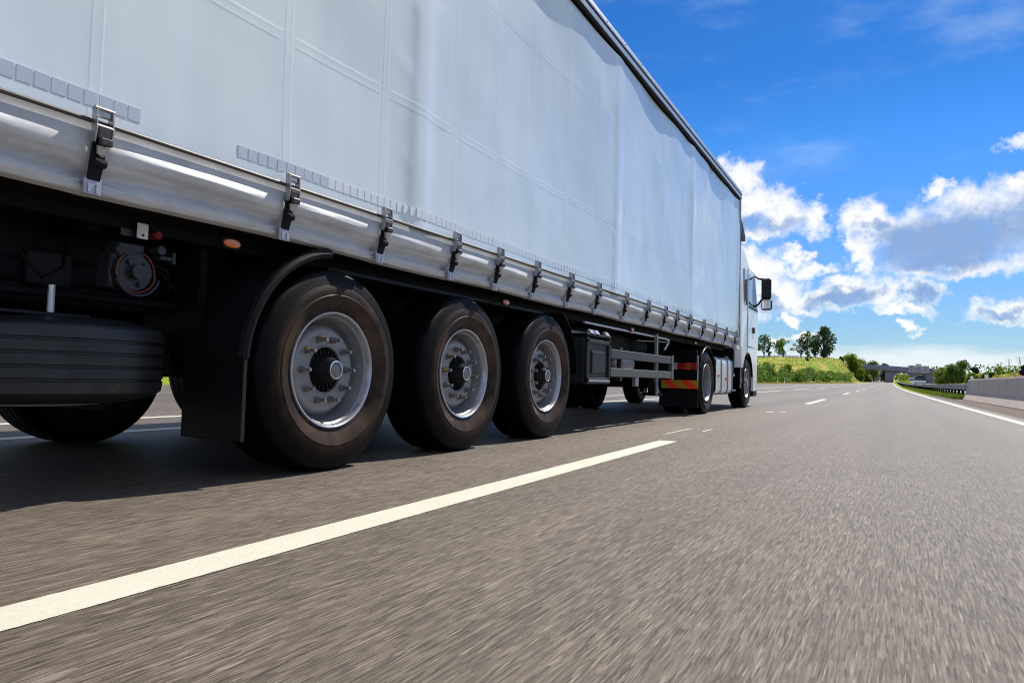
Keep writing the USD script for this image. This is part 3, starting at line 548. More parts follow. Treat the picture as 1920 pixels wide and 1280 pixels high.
def hub_meshes(h):
    hub = revx([(h-.16, .02), (h-.16, .12), (h-.10, .119), (h-.085, .085), (h-.035, .072), (h-.006, .060), (h+.008, .056), (h+.008, .02)], 40)
    fins = []
    for k in range(20):
        a = 2*PI*k/20
        f = bx(h-.115, h-.072, -.004, .004, .072, .118); f.apply_transform(trimesh.transformations.rotation_matrix(a, [1, 0, 0])); fins.append(f)
    ring = revx([(h+.006, .049), (h+.014, .049), (h+.015, .043), (h+.008, .041)], 36)
    cap = revx([(h+.004, .001), (h+.004, .043), (h+.010, .043), (h+.012, .040), (h+.0125, .001)], 36)
    return cat_([hub]+fins), ring, cap
HUB, RING, CAP = hub_meshes(.165)
def nut_mesh(h, k, n=10, r=.1675):
    a = 2*PI*(k+.35)/n
    g = [cylx(h-.068, h-.060, 0, r, .021, 12), cylx(h-.062, h-.034, 0, r, .0165, 6), cylx(h-.034, h-.006, 0, r, .0105, 8)]
    m = cat_(g); m.apply_transform(trimesh.transformations.rotation_matrix(a, [1, 0, 0])); return m
XW = -2.585-.1925
def trailer_wheel(x, y, r, right=True, spin=0.0):
    w = thing('wheel', (x, y, r), parent=TR)
    o = (x, y, r); fl = not right
    part(w, 'tyre', put(TY, o, fl), 'tyre_rubber', 35); part(w, 'rim', put(RIM, o, fl), 'rim_paint', 30); part(w, 'hub', put(HUB, o, fl), 'hub_black', 35)
    if right:
        part(w, 'rim_flange', put(FLANGE, o), 'flange_bright', 50); part(w, 'hub_ring', put(RING, o), 'cap_ring', 35); part(w, 'hub_cap', put(CAP, o), 'cap_grey', 35)
        for k in range(10):
            nm = nut_mesh(.165, k); nm.apply_transform(trimesh.transformations.rotation_matrix(spin, [1, 0, 0]))
            part(w, 'wheel_nut', put(nm, o), 'nut_steel')
        for k in (0, 1):
            a = 2*PI*(k+.35)/10+spin; c, s_ = math.cos(a), math.sin(a)
            q = bx(.165-.055, .165-.036, -.006, .006, .181, .187); q.apply_transform(trimesh.transformations.rotation_matrix(a, [1, 0, 0]))
            part(w, 'nut_marker', put(q, o), 'yellow_paint')
        part(w, 'valve', put(tube([(.165-.09, .235, 0), (.165-.06, .232, .0), (.165-.03, .22, .02)], .004, 6), o), 'nut_steel')
    return w
AX = [2.88, 4.19, 5.50]
for i, y in enumerate(AX):
    trailer_wheel(XW, y, .535, True, .1+.5*i); trailer_wheel(2*XC-XW, y, .535, False)
    part(TR, 'axle', [cylx(XW-.2, 2*XC-XW+.2, y, .535, .073, 16)], 'black_steel', 40)
    for sx in (-1, 1):
        x = XC+sx*.63
        part(TR, 'hanger', [extrude_x([(y-.62, .80), (y-.38, .80), (y-.42, .48), (y-.56, .48)], x-.05, x+.05)], 'black_steel')
        part(TR, 'trailing_arm', [tube([(x, y-.5, .55), (x, y, .60), (x, y+.32, .58)], .04, 8)], 'black_steel')
        part(TR, 'air_spring', [cylz(.62, .80, x, y+.34, .13, 20)], 'black_plastic', 40)
        part(TR, 'brake_chamber', [cyly(y-.38, y-.16, x+sx*.28, .64, .085, 16)], 'black_steel', 40)
part(TR, 'mudguard', arc_sheet(2.88, .535, .615, 97, 176, -2.99, -2.61, .012, 26, .028), 'black_plastic', 40)
part(TR, 'mudguard', arc_sheet(5.50, .535, .635, 2, 62, -2.99, -2.60, .008, 20, .006), 'black_plastic', 40)
part(TR, 'mudguard', arc_sheet(2.88, .535, .615, 97, 176, XL+.03, XL+.44, .014, 20), 'black_plastic', 40)
part(TR, 'wheel_cover', bx(-3.0, -2.70, 2.9, 5.6, 1.07, 1.09), 'black_plastic')
part(TR, 'mud_flap', [bx(-3.0, -2.585, 2.262, 2.272, .20, .60, .002), bx(-3.0, -2.585, 2.256, 2.278, .56, .60)], 'black_plastic'); part(TR, 'mud_flap', bx(XL+.03, XL+.44, 2.262, 2.272, .20, .60, .002), 'black_plastic')
part(TR, 'flap_edge', bx(-2.589, -2.583, 2.258, 2.276, .20, .57), 'grey_plastic')
part(TR, 'flap_bracket', [tube([(-3.3, 2.27, .62), (-2.59, 2.27, .59)], .014, 8), bx(-3.3, -2.9, 2.25, 2.29, .60, 1.1)], 'black_steel')
# spare wheel lying in its cradle
sp = thing('spare_wheel', (-3.255, 1.68, .54), parent=TR)
Rz = trimesh.transformations.rotation_matrix(-PI/2, [0, 1, 0])
spt = revx(tyre_profile(.345, .535, .30), 96); spt.apply_transform(Rz); spt.apply_translation((-3.255, 1.68, .545))
part(sp, 'tyre', spt, 'spare_rubber', 35)
spr = RIM.copy(); spr.apply_transform(Rz); spr.apply_translation((-3.255, 1.68, .545)); part(sp, 'rim', spr, 'rim_paint', 35)
part(TR, 'spare_cradle', [bx(-4.0, -2.98, 1.36, 1.40, .33, .37), bx(-4.0, -3.05, 1.90, 1.94, .33, .37), cylz(.35, 1.1, -3.9, 1.4, .02), cylz(.35, 1.1, -3.9, 1.98, .02)], 'black_steel')
part(TR, 'cradle_bolt', [cylz(.70, .84, -2.93, 1.60, .013, 10)], 'aluminium')
part(TR, 'cradle_plate', bx(-3.25, -2.86, 1.25, 1.72, .715, .727, .004), 'grey_plastic')
part(TR, 'rear_box', [bx(-3.18, -3.14, .3, 1.46, .86, 1.05, .008)], 'box_grey')
part(TR, 'rear_box', [bx(-3.18, -3.14, 1.62, 1.80, .86, 1.0, .008)], 'box_grey')
part(TR, 'lower_rail', [bx(-3.05, -3.0, .3, 2.2, .80, .83, .005)], 'black_steel')
# brake valves, hoses and tags behind the spare wheel
vb = thing('valve_block', (-2.8, 1.8, 1.0), parent=TR)
part(vb, 'valve_body', [cylx(-2.92, -2.80, 1.86, .92, .075, 18), bx(-2.93, -2.84, 1.80, 1.93, .98, 1.05, .01), bx(-2.95, -2.85, 1.78, 1.82, .85, 1.0, .01), cylx(-2.80, -2.77, 1.86, .92, .032, 12), cylx(-2.80, -2.785, 1.83, .96, .012, 8), cylx(-2.80, -2.785, 1.90, .95, .012, 8), cylx(-2.80, -2.785, 1.88, .87, .012, 8)], 'valve_alloy', 40)
for r, a0, a1, mt, dx in ((.085, 190, 350, 'hose_red', 0), (.098, 200, 345, 'hose_blue', .01), (.088, 130, 200, 'hose_orange', .0), (.092, -10, 70, 'hose_red', -.02)):
    part(vb, 'hose', tube([(-2.79+dx, 1.86+r*math.cos(t), .92+r*math.sin(t)) for t in np.radians(np.linspace(a0, a1, 16))], .006, 6), mt, True)
part(vb, 'mount_plate', [bx(-2.83, -2.82, 1.80, 1.93, 1.07, 1.10)], 'valve_alloy')
part(vb, 'white_tag', [bx(-2.80, -2.793, 1.855, 1.905, 1.065, 1.13, .002)], 'tag_white'); part(vb, 'tag_hole', [cylx(-2.794, -2.7915, 1.88, 1.08, .006, 10)], 'post_black')
part(vb, 'red_knob', [cylx(-2.82, -2.78, 1.945, 1.09, .017, 14)], 'knob_red', 40); part(vb, 'bracket_clip', [bx(-2.86, -2.80, 1.97, 2.03, .99, 1.01, .004), bx(-2.86, -2.80, 2.03, 2.045, .98, 1.03), cylx(-2.86, -2.79, 1.97, 1.03, .02, 12)], 'valve_alloy', 40)
part(vb, 'hose', tube([(-2.85, 1.95, .98), (-2.82, 2.02, .95), (-2.84, 2.05, .88), (-2.9, 2.02, .84)], .006, 6), 'black_plastic', True)
for k, (z, x, mt) in enumerate(((1.02, -3.2, 'black_plastic'), (.98, -3.19, 'black_plastic'), (.86, -3.18, 'black_plastic'))):
    yy_ = np.linspace(.3, 6.0, 40); part(TR, 'air_line', [tube(np.stack([x+.015*np.sin(yy_*3+k), yy_, z+.02*np.sin(yy_*2.1+k*2)], 1), .008, 6)], mt, True)
for y0_, z0_ in ((1.0, .98), (1.45, .94), (2.02, .96)):
    part(TR, 'cable', [tube([(-2.98, y0_, 1.08), (-2.92, y0_+.03, z0_), (-2.90, y0_+.10, z0_-.08), (-2.95, y0_+.2, z0_-.02), (-3.02, y0_+.24, 1.06)], .007, 6)], 'black_plastic', True)
for y0_ in np.arange(.5, 2.3, .3): part(TR, 'frame_bolt', [cylx(-3.225, -3.205, y0_, .83, .014, 6)], 'valve_alloy')
# side marker lamps
for y in (2.20, 4.78, 7.79, 10.74):
    l = part(TR, 'side_marker', [trimesh.Trimesh(*(lambda m: (m.vertices*[.016, .046, .021]+[X0-.068, y, 1.09], m.faces))(trimesh.creation.icosphere(3, 1.0)), process=False)], 'amber', True)
    part(l, 'lamp_base', bx(X0-.09, X0-.07, y-.05, y+.05, 1.066, 1.114, .004), 'black_plastic')
# storage box, pipe, side guard
tb = thing('storage_box', (-2.72, 6.6, .47), parent=TR)
part(tb, 'box_body', [bx(-3.1, -2.585, 6.29, 6.93, .47, .93, .02), bx(-2.59, -2.562, 6.29, 6.34, .48, .92, .008), bx(-2.59, -2.562, 6.88, 6.93, .48, .92, .008), bx(-2.59, -2.562, 6.29, 6.93, .47, .53, .008), bx(-2.59, -2.562, 6.29, 6.93, .86, .90, .008)], 'grey_plastic')
part(tb, 'lid_panel', [bx(-2.585, -2.57, 6.44, 6.80, .57, .79, .008)], 'grey_plastic'); part(tb, 'box_lid', [bx(-3.11, -2.56, 6.28, 6.94, .93, .955, .008)], 'black_plastic')
for y in (6.36, 6.50, 6.78): part(tb, 'latch', [hullbox([(-2.60, y, .955), (-2.60, y+.10, .955), (-2.555, y, .955), (-2.555, y+.10, .955), (-2.60, y, .995), (-2.60, y+.10, .995), (-2.58, y, .995), (-2.58, y+.10, .995)])], 'hook_grey')
part(tb, 'drip_edge', bx(-2.565, -2.555, 6.33, 6.90, .487, .505, .003), 'galvanised')
part(TR, 'back_panel', [bx(-2.96, -2.94, 6.5, 7.75, .80, 1.02, .005)], 'galvanised'); part(TR, 'panel_hose', [tube([(-2.93, 6.7, .97), (-2.92, 7.3, .98), (-2.92, 7.45, .95), (-2.92, 7.47, .80)], .012, 8)], 'black_plastic', True)
part(TR, 'pipe', [tube([(-2.66, 6.42, 1.07), (-2.66, 9.30, 1.065), (-2.66, 9.42, 1.05), (-2.67, 9.42, 1.02), (-2.68, 9.26, .92)], .014, 8)], 'aluminium', 50)
part(TR, 'pipe', [tube([(-3.0, 9.1, 1.04), (-2.67, 9.38, 1.03)], .01, 8)], 'aluminium', 50)
sg = thing('side_guard', (-2.58, 8.1, .55), parent=TR)
part(sg, 'rail', [bx(-2.60, -2.565, 6.95, 9.25, .735, .83, .006)], 'guard_dark'); part(sg, 'rail', [bx(-2.60, -2.565, 6.95, 9.25, .545, .635, .006)], 'guard_metal')
part(sg, 'end_post', [bx(-2.612, -2.56, 9.22, 9.32, .53, .845, .006)], 'guard_metal'); 
part(sg, 'upright', [bx(-2.66, -2.61, 7.37, 7.43, .50, .86, .005)], 'guard_dark'); part(sg, 'upright', [bx(-2.66, -2.62, 8.75, 8.79, .50, 1.10, .005)], 'galvanised')
part(sg, 'upright_foot', [bx(-2.64, -2.60, 7.86, 7.98, .44, .55, .005)], 'galvanised')
part(TR, 'rolled_sheet', [trimesh.Trimesh(*(lambda m: (m.vertices*[.13, .34, .13]+[-2.95, 8.35, .71], m.faces))(trimesh.creation.icosphere(2, 1.0)), process=False)], 'hook_grey', True)
for sx in (-1, 1):
    x = XC+sx*.85
    lg = thing('landing_leg', (x, 9.77, .3), parent=TR)
    part(lg, 'outer_tube', bx(x-.07, x+.07, 9.7, 9.84, .55, 1.12, .01), 'black_steel'); part(lg, 'inner_tube', bx(x-.05, x+.05, 9.72, 9.82, .34, .6, .005), 'chassis_steel'); part(lg, 'foot', bx(x-.12, x+.12, 9.65, 9.89, .30, .34, .01), 'black_steel')
part(TR, 'crank_chain', [tube([(-2.88, 9.62+.012*math.sin(k*2.2), .62-.04*k) for k in range(9)], .014, 6), tube([(-2.88+.01*math.cos(k), 9.68, .60-.04*k) for k in range(8)], .008, 6)], 'galvanised', True)

# ------------------------------------------------------------------ tractor unit
TK = thing('tractor_unit', (XC, 13, 0), 'white high cab tractor unit pulling the curtain sided trailer', 'lorry')
XR = -2.585
def cab_ring(z, xr, yf, yb, rc, n=10):
    pts = [(2*XC-xr, yb), (xr, yb)]
    a = np.linspace(0, PI/2, n); pts += [(xr-rc+rc*math.cos(t), yf-rc*1.5+rc*1.5*math.sin(t)) for t in a]
    pts += [(2*XC-xr+rc-rc*math.sin(t), yf-rc*1.5+rc*1.5*math.cos(t)) for t in a]
    return np.array([(x, y, z) for x, y in pts])
prof = [(.34, .0, 16.36, .28), (.8, .0, 16.38, .28), (1.2, .0, 16.36, .28), (1.5, .0, 16.33, .28), (1.62, .0, 16.28, .30), (2.0, .0, 16.16, .30), (2.35, .01, 16.02, .32), (2.6, .015, 15.86, .34), (2.78, .02, 15.68, .36), (2.95, .03, 15.46, .36), (3.1, .04, 15.2, .34), (3.25, .06, 14.9, .30), (3.36, .09, 14.62, .22)]
rings = [cab_ring(z, XR-i, yf, 14.17, rc) for z, i, yf, rc in prof]
m_ = len(rings[0]); V = np.vstack(rings); Fc = []
for i in range(len(rings)-1):
    for k in range(m_):
        a, b, c, d = i*m_+k, i*m_+(k+1) % m_, (i+1)*m_+(k+1) % m_, (i+1)*m_+k
        Fc += [[a, b, c], [a, c, d]]
for k in range(1, m_-1): Fc += [[0, k+1, k], [(len(rings)-1)*m_, (len(rings)-1)*m_+k, (len(rings)-1)*m_+k+1]]
cabm = trimesh.Trimesh(V, np.array(Fc), process=False)
if cabm.volume < 0: cabm.invert()
def man(t): return m3.Manifold(m3.Mesh(np.asarray(t.vertices, np.float32), np.asarray(t.faces, np.uint32)))
cm = man(cabm)
for xs_ in (XR, 2*XC-XR):
    arch = cylx(xs_-.75, xs_+.75, 14.92, .50, .62, 48); cm = cm - man(arch)
cm = cm - man(bx(XL-.5, XR+.5, 14.0, 14.60, .2, .80)) - man(bx(XL-.5, XR+.5, 14.0, 14.95, .2, .62))
CAB = part(TK, 'cab', cm, 'cab_white', 30)
part(CAB, 'arch_lining', arc_sheet(14.92, .50, .60, 12, 168, XR-.5, XR-.004, .018, 30), 'black_plastic', 40)
def sidepanel(poly, dx, mat, name, parent=TK, x=XR): return part(parent, name, extrude_x(poly, x-.02, x+dx), mat)
DOOR = thing('door', (XR, 15.4, 1.6), parent=TK)
sidepanel(Polygon([(14.86, 1.26), (14.86, 2.80), (15.62, 2.80), (16.02, 2.05), (16.05, 1.26)]).buffer(.02), .004, 'cab_white', 'door_skin', DOOR)
sidepanel([(14.90, 2.08), (14.90, 2.72), (15.26, 2.72), (15.28, 2.08)], .007, 'grey_glass', 'quarter_window', DOOR)
sidepanel([(15.34, 2.06), (15.33, 2.72), (15.58, 2.72), (15.92, 2.06)], .007, 'dark_glass', 'side_window', DOOR)
sidepanel([(14.90, 2.03), (14.90, 2.07), (15.94, 2.07), (15.96, 2.03)], .011, 'black_plastic', 'window_sill', DOOR)
part(DOOR, 'handle', bx(XR, XR+.03, 15.36, 15.56, 1.54, 1.66, .01), 'black_plastic')
part(DOOR, 'door_seam', [bx(XR, XR+.006, 14.80, 14.82, 1.0, 2.84), bx(XR, XR+.006, 14.82, 15.5, 1.235, 1.25)], 'cab_seam')
sidepanel([(14.42, 2.06), (14.42, 2.76), (14.72, 2.76), (14.74, 2.06)], .005, 'grey_glass', 'sleeper_window')
part(TK, 'side_line', [bx(XR-.012, XR+.005, 14.2, 15.85, 2.86, 2.875)], 'cab_seam') if False else None
part(TK, 'side_skirt', [bx(XR-.03, XR+.012, 14.19, 14.32, .80, 1.22, .01)], 'cab_white')
# windscreen and visor, grille, bumper
part(TK, 'windscreen', hullbox([(XC-1.08, 16.29, 1.66), (XC+1.08, 16.29, 1.66), (XC-1.02, 15.88, 2.62), (XC+1.02, 15.88, 2.62), (XC-1.08, 16.2, 1.66), (XC+1.08, 16.2, 1.66), (XC-1.02, 15.8, 2.62), (XC+1.02, 15.8, 2.62)]), 'cab_glass')
part(TK, 'sun_visor', hullbox([(XC-1.12, 16.02, 2.62), (XC+1.12, 16.02, 2.62), (XC-1.05, 16.0, 2.80), (XC+1.05, 16.0, 2.80), (XC-1.12, 15.9, 2.62), (XC+1.12, 15.9, 2.62), (XC-1.05, 15.6, 2.82), (XC+1.05, 15.6, 2.82)]), 'black_plastic')
part(TK, 'grille', bx(XC-.7, XC+.7, 16.36, 16.40, .75, 1.4, .01), 'black_plastic'); part(TK, 'bumper', bx(XC-1.15, XC+1.15, 16.3, 16.46, .32, .66, .05), 'black_plastic')
part(TK, 'corner_step', [bx(XR-.12, XR-.01, 15.62, 16.1, .22, .52, .03), bx(XR-.10, XR-.02, 15.6, 15.9, .52, .75, .02)], 'black_plastic')
part(TK, 'air_deflector', [extrude_x([(14.22, 3.38), (14.22, 3.68), (14.36, 3.62), (14.62, 3.44), (14.66, 3.34)], XL+.15, XR-.03)], 'black_plastic')
part(TK, 'roof_fairing', [hullbox([(XL+.2, 14.25, 3.3), (XR-.1, 14.25, 3.3), (XL+.25, 14.25, 3.36), (XR-.13, 14.25, 3.37), (XL+.3, 14.8, 3.28), (XR-.2, 14.8, 3.28)])], 'cab_white')
# mirrors
for sx in (1, -1):
    mx = lambda x: x if sx == 1 else 2*XC-x
    mir = thing('mirror', (mx(-2.36), 15.5, 2.3), parent=TK)
    b = lambda *a, **k: bx(mx(a[0]), mx(a[1]), *a[2:], **k)
    part(mir, 'main_housing', [b(-2.435, -2.245, 15.48, 15.62, 2.26, 2.69, ch=.03)], 'black_plastic'); part(mir, 'main_glass', [b(-2.415, -2.265, 15.472, 15.479, 2.29, 2.66)], 'dark_glass')
    part(mir, 'wide_housing', [b(-2.44, -2.225, 15.48, 15.60, 2.03, 2.245, ch=.03)], 'black_plastic'); part(mir, 'wide_glass', [b(-2.42, -2.245, 15.472, 15.479, 2.055, 2.22)], 'mirror_glass')
    part(mir, 'arm', [tube([(mx(-2.60), 15.58, 2.78), (mx(-2.50), 15.56, 2.70), (mx(-2.40), 15.55, 2.68)], .022, 8)], 'black_plastic', 40); part(mir, 'arm', [tube([(mx(-2.60), 15.6, 2.10), (mx(-2.50), 15.57, 2.16), (mx(-2.42), 15.55, 2.27)], .02, 8)], 'black_plastic', 40)
# chassis, wheels, tank
for sx in (-1, 1):
    x = XC+sx*.42; part(TK, 'chassis_rail', bx(x-.04, x+.04, 10.6, 15.9, .62, .90), 'black_steel')
part(TK, 'fifth_wheel', [cylz(.92, 1.08, XC, 12.0, .48, 28)], 'black_steel')
part(TK, 'rear_bulkhead', bx(XL+.25, XR-.12, 14.0, 14.15, .6, 1.3), 'black_steel'); part(TK, 'gearbox', bx(XC-.35, XC+.35, 12.6, 15.8, .4, .85), 'black_steel')
RIM2 = revx([(.14, .286), (.142, .300), (.13, .304), (.12, .29), (-.12, .28), (-.14, .30), (-.15, .30), (-.15, .27), (-.06, .26), (-.03, .24), (-.02, .10), (-.035, .10), (-.045, .235), (-.07, .252), (.05, .262), (.10, .268), (.125, .278)], 72)
RIM3 = revx([(.14, .286), (.142, .300), (.13, .304), (.12, .29), (-.12, .28), (-.14, .30), (-.15, .30), (-.15, .27), (.02, .262), (.085, .245), (.11, .21), (.115, .11), (.10, .11), (.095, .2), (.07, .235), (.08, .26), (.12, .28)], 72)
def tk_wheel(x, y, right, rim, hubx, label=None):
    w = thing('wheel', (x, y, .5), parent=TK); o = (x, y, .5)
    part(w, 'tyre', put(TY2, o, not right), 'tractor_tyre_rubber', 35); part(w, 'rim', put(rim, o, not right), 'rim_paint', 35)
    part(w, 'hub', put(cat_([cylx(-.1, hubx, 0, 0, .11, 24), cylx(hubx-.01, hubx+.03, 0, 0, .07, 24)]), o, not right), 'rim_paint' if rim is RIM3 else 'hub_black', 40)
    for k in range(10):
        a = 2*PI*k/10; base = .115 if rim is RIM3 else -.02
        q = cat_([cylx(base-.004, base+.03, 0, .1675, .017, 6)]); q.apply_transform(trimesh.transformations.rotation_matrix(a, [1, 0, 0])); part(w, 'wheel_nut', put(q, o, not right), 'nut_steel')
xo = XR+.005-.16
for right, x in ((True, xo), (False, 2*XC-xo)):
    tk_wheel(x, 11.40, right, RIM2, .05); tk_wheel(x-.01, 14.92, right, RIM3, .13)
for x in (xo-.36, 2*XC-xo+.36):
    w = thing('inner_wheel', (x, 11.40, .5), parent=TK); part(w, 'tyre', put(TY2, (x, 11.40, .5)), 'tractor_tyre_rubber', 35)
part(TK, 'axle', [cylx(xo-.3, 2*XC-xo+.3, 11.4, .5, .12, 16)], 'black_steel', 40); part(TK, 'axle', [cylx(xo-.1, 2*XC-xo+.1, 14.92, .48, .07, 16)], 'black_steel', 40)
part(TK, 'mudguard', arc_sheet(11.40, .50, .56, 18, 178, -3.2, XR-.01, .02, 26, .012), 'black_plastic', 40)
part(TK, 'mudguard', arc_sheet(11.40, .50, .56, 18, 178, XL+.04, XL+.66, .02, 26), 'black_plastic', 40)
part(TK, 'guard_edge', [bx(XR-.015, XR-.006, 10.74, 10.80, .42, .90, .003), tube([(XR-.005, 10.76, .48), (XR-.005, 10.78, .12)], .006, 6)], 'galvanised')
part(TK, 'tail_panel', bx(-3.2, -2.575, 10.64, 10.69, .36, .98, .01), 'black_plastic'); part(TK, 'mud_flap', bx(-3.15, -2.56, 10.66, 10.675, .12, .42, .002), 'black_plastic')
tl = thing('tail_lamp', (-2.72, 10.62, .73), parent=TK)
part(tl, 'lamp_housing', bx(-3.0, -2.56, 10.60, 10.64, .675, .80, .01), 'black_plastic')
for a, b, mt in ((-2.99, -2.955, 'red_lens'), (-2.95, -2.86, 'clear_lens'), (-2.855, -2.73, 'red_lens'), (-2.725, -2.66, 'orange_lens'), (-2.655, -2.57, 'red_lens')):
    part(tl, 'lens', bx(a, b, 10.588, 10.602, .685, .79, .004), mt)
hz = thing('hazard_plate', (-2.83, 10.63, .47), parent=TK)
part(hz, 'backing', bx(-3.10, -2.545, 10.61, 10.635, .40, .53), 'black_plastic')
x0h, x1h, z0h, z1h = -3.098, -2.547, .402, .528
for k in range(-2, 9):
    st_ = Polygon([(x0h+.14*k*1.0, z1h), (x0h+.14*(k+1), z1h), (x0h+.14*(k+1)+.13, z0h), (x0h+.14*k+.13, z0h)]).intersection(sbox(x0h, z0h, x1h, z1h))
    if st_.area > 1e-5: part(hz, 'stripe', extrude_y(st_, 10.605, 10.611), 'hazard_red' if k % 2 == 0 else 'hazard_yellow')
part(TK, 'side_marker', bx(XR-.03, XR-.0, 12.9, 12.98, .55, .60, .008), 'amber')
ft = thing('fuel_tank', (-2.9, 12.85, .3), parent=TK)
tank = m3.CrossSection([np.array([(-3.25, .30), (-2.62, .30), (-2.62, .94), (-3.25, .94)])]).offset(-.10, m3.JoinType.Round, 2, 24).offset(.10, m3.JoinType.Round, 2, 32).to_polygons()[0]
def tanksec(o): return Polygon(tank).buffer(o)
part(ft, 'tank_body', extrude_y(tanksec(0), 12.12, 13.52), 'tank_white', 40)
for y in (12.55, 13.08, 13.50): part(ft, 'tank_strap', extrude_y(tanksec(.012), y-.03, y+.03), 'band_dark', 40)
for y in (12.14, 12.50, 13.02): part(ft, 'tank_rib', extrude_y(tanksec(.006), y-.02, y+.02), 'tank_white', 40)
part(ft, 'filler_cap', [cylx(-2.63, -2.60, 12.3, .62, .025, 14)], 'amber', 40)
part(TK, 'step_bracket', [bx(-2.80, -2.66, 13.7, 14.0, .62, .67, .008), bx(-2.80, -2.66, 13.75, 14.1, .34, .38, .008), bx(-2.82, -2.78, 13.7, 14.1, .35, 1.0, .008)], 'galvanised'); part(TK, 'air_tank', [cyly(13.6, 14.15, -2.95, .82, .14, 20)], 'black_steel', 40)
part(TK, 'front_guard', [bx(XR-.03, XR-.01, 14.22, 14.27, .40, .90, .005)], 'galvanised'); part(TK, 'side_marker', bx(XR-.02, XR+.0, 14.24, 14.32, .50, .60, .01), 'amber')

# ------------------------------------------------------------------ vegetation
def leaves(clumps, n, size, seed, flat=.0, up=.3):
    r = np.random.default_rng(seed); C = np.array([c[:3] for c in clumps], float); Rr = np.array([c[3:6] if len(c) > 4 else (c[3],)*3 for c in clumps], float)
    w = Rr.prod(1)**.7; k = r.choice(len(C), n, p=w/w.sum())
    d = r.normal(size=(n, 3)); d /= np.linalg.norm(d, axis=1, keepdims=True)
    P = C[k] + d*Rr[k]*(.45+.6*r.random((n, 1))**.6)
    a = r.normal(size=(n, 3)) + d*.3; a /= np.linalg.norm(a, axis=1, keepdims=True); b = np.cross(a, d + r.normal(size=(n, 3))*.5); b /= np.linalg.norm(b, axis=1, keepdims=True)+1e-9
    s = 1.1*size*(.6+.8*r.random((n, 1)))
    V = np.stack([P-a*s*.5, P+b*s*.32, P+a*s*.5, P-b*s*.32], 1).reshape(-1, 3)
    i = np.arange(n)*4
    return trimesh.Trimesh(V, np.vstack([np.stack([i, i+1, i+2], 1), np.stack([i, i+2, i+3], 1)]), process=False)
def tree(x, y, h, w, mat, label, seed, cl, n=900, size=.55, trunk=.28, bare=.25, group=None, name='tree'):
    r = np.random.default_rng(seed); z = float(terrain(x, y))-.2
    t = thing(name, (x, y, z), label, 'tree', group)
    tr_ = [tube([(x, y, z), (x+.15*r.normal(), y, z+h*.35), (x+.25*r.normal(), y, z+h*.8)], trunk, 8, trunk*.25)]
    clumps = []
    for k in range(cl):
        a = 2*PI*r.random(); q = bare+(1-bare)*(k+.5)/cl; rad = w*.5*(math.sin(PI*min(1, (q-bare)/(1-bare)*.85+.12)))*(.55+.5*r.random())
        c = (x+rad*math.cos(a), y+rad*math.sin(a), z+h*(q*.92+.02))
        s = w*(.13+.09*r.random()); clumps.append((*c, s, s, s*.8))
        tr_.append(tube([(x, y, z+h*max(.12, q-.28)), ((x+c[0])/2, (y+c[1])/2, z+h*(q-.10)), c], trunk*.35, 6, .03))
    part(t, 'trunk', tr_, 'bark', 40); part(t, 'crown', leaves(clumps, n, size, seed), mat)
    return t
TG = None
tree(-47.3, 310, 9.4, 8.0, 'leaf_grey', 'thin airy tree with open crown standing beside the lorry cab', 1, 22, 950, .55, bare=.35)
tree(-45.6, 312, 6.6, 2.2, 'leaf_dark', 'narrow dark ivy clad trunk at the foot of the airy tree', 2, 12, 700, .5, bare=.05)  # ivy-clad trunk, built as a narrow tree
tree(-39.8, 310, 8.2, 7.0, 'leaf_mid', 'small forked tree with two ragged tops on the hill', 3, 18, 1000, .55, bare=.2)
tree(-33.0, 310, 8.6, 5.0, 'leaf_grey', 'slender sparse tree left of the tall open one', 4, 16, 700, .5, bare=.25)
tree(-30.8, 312, 10.8, 7.6, 'leaf_mid', 'tall open crowned tree with a bare trunk on the hill crest', 5, 24, 1000, .55, bare=.38)
tree(-27.6, 309, 7.4, 4.6, 'leaf_mid', 'short round tree just left of the great dark tree', 6, 14, 850, .5, bare=.3)
tree(-24.4, 310, 12.8, 9.0, 'leaf_dark', 'great dark dense tree towering over the hill crest', 7, 44, 1900, .7, .5, bare=.06)
tree(-25.5, 262, 3.6, 2.4, 'leaf_mid', 'lone bush like small tree on the dry grass slope', 8, 7, 420, .45, .08, bare=.05)
def shrub(name, x, y, h, w, mat, label, seed, n=700, size=.5, group=None, cat='shrub', wy=None, cl=None):
    r = np.random.default_rng(seed); z = float(terrain(x, y))-.1; t = thing(name, (x, y, z), label, cat, group)
    wy = wy or w; cl = cl or max(8, int(w*h*.5)); clumps = []
    for k in range(cl):
        a = 2*PI*r.random(); q = r.random()**.8; rad = (1-.75*q**2)*math.sqrt(r.random())
        c = (x+w*.42*rad*math.cos(a), y+wy*.42*rad*math.sin(a), z+h*(.08+.82*q)); s = (.16+.12*r.random())*min(h, w)
        clumps.append((*c, s*1.1, s*1.1, s*.9))
    part(t, 'stem', [tube([(x, y, z), (c[0], c[1], c[2])], .06+.01*h, 5, .02) for c in clumps[:8]], 'bark'); part(t, 'foliage', leaves(clumps, n, size, seed+50), mat)
    return t
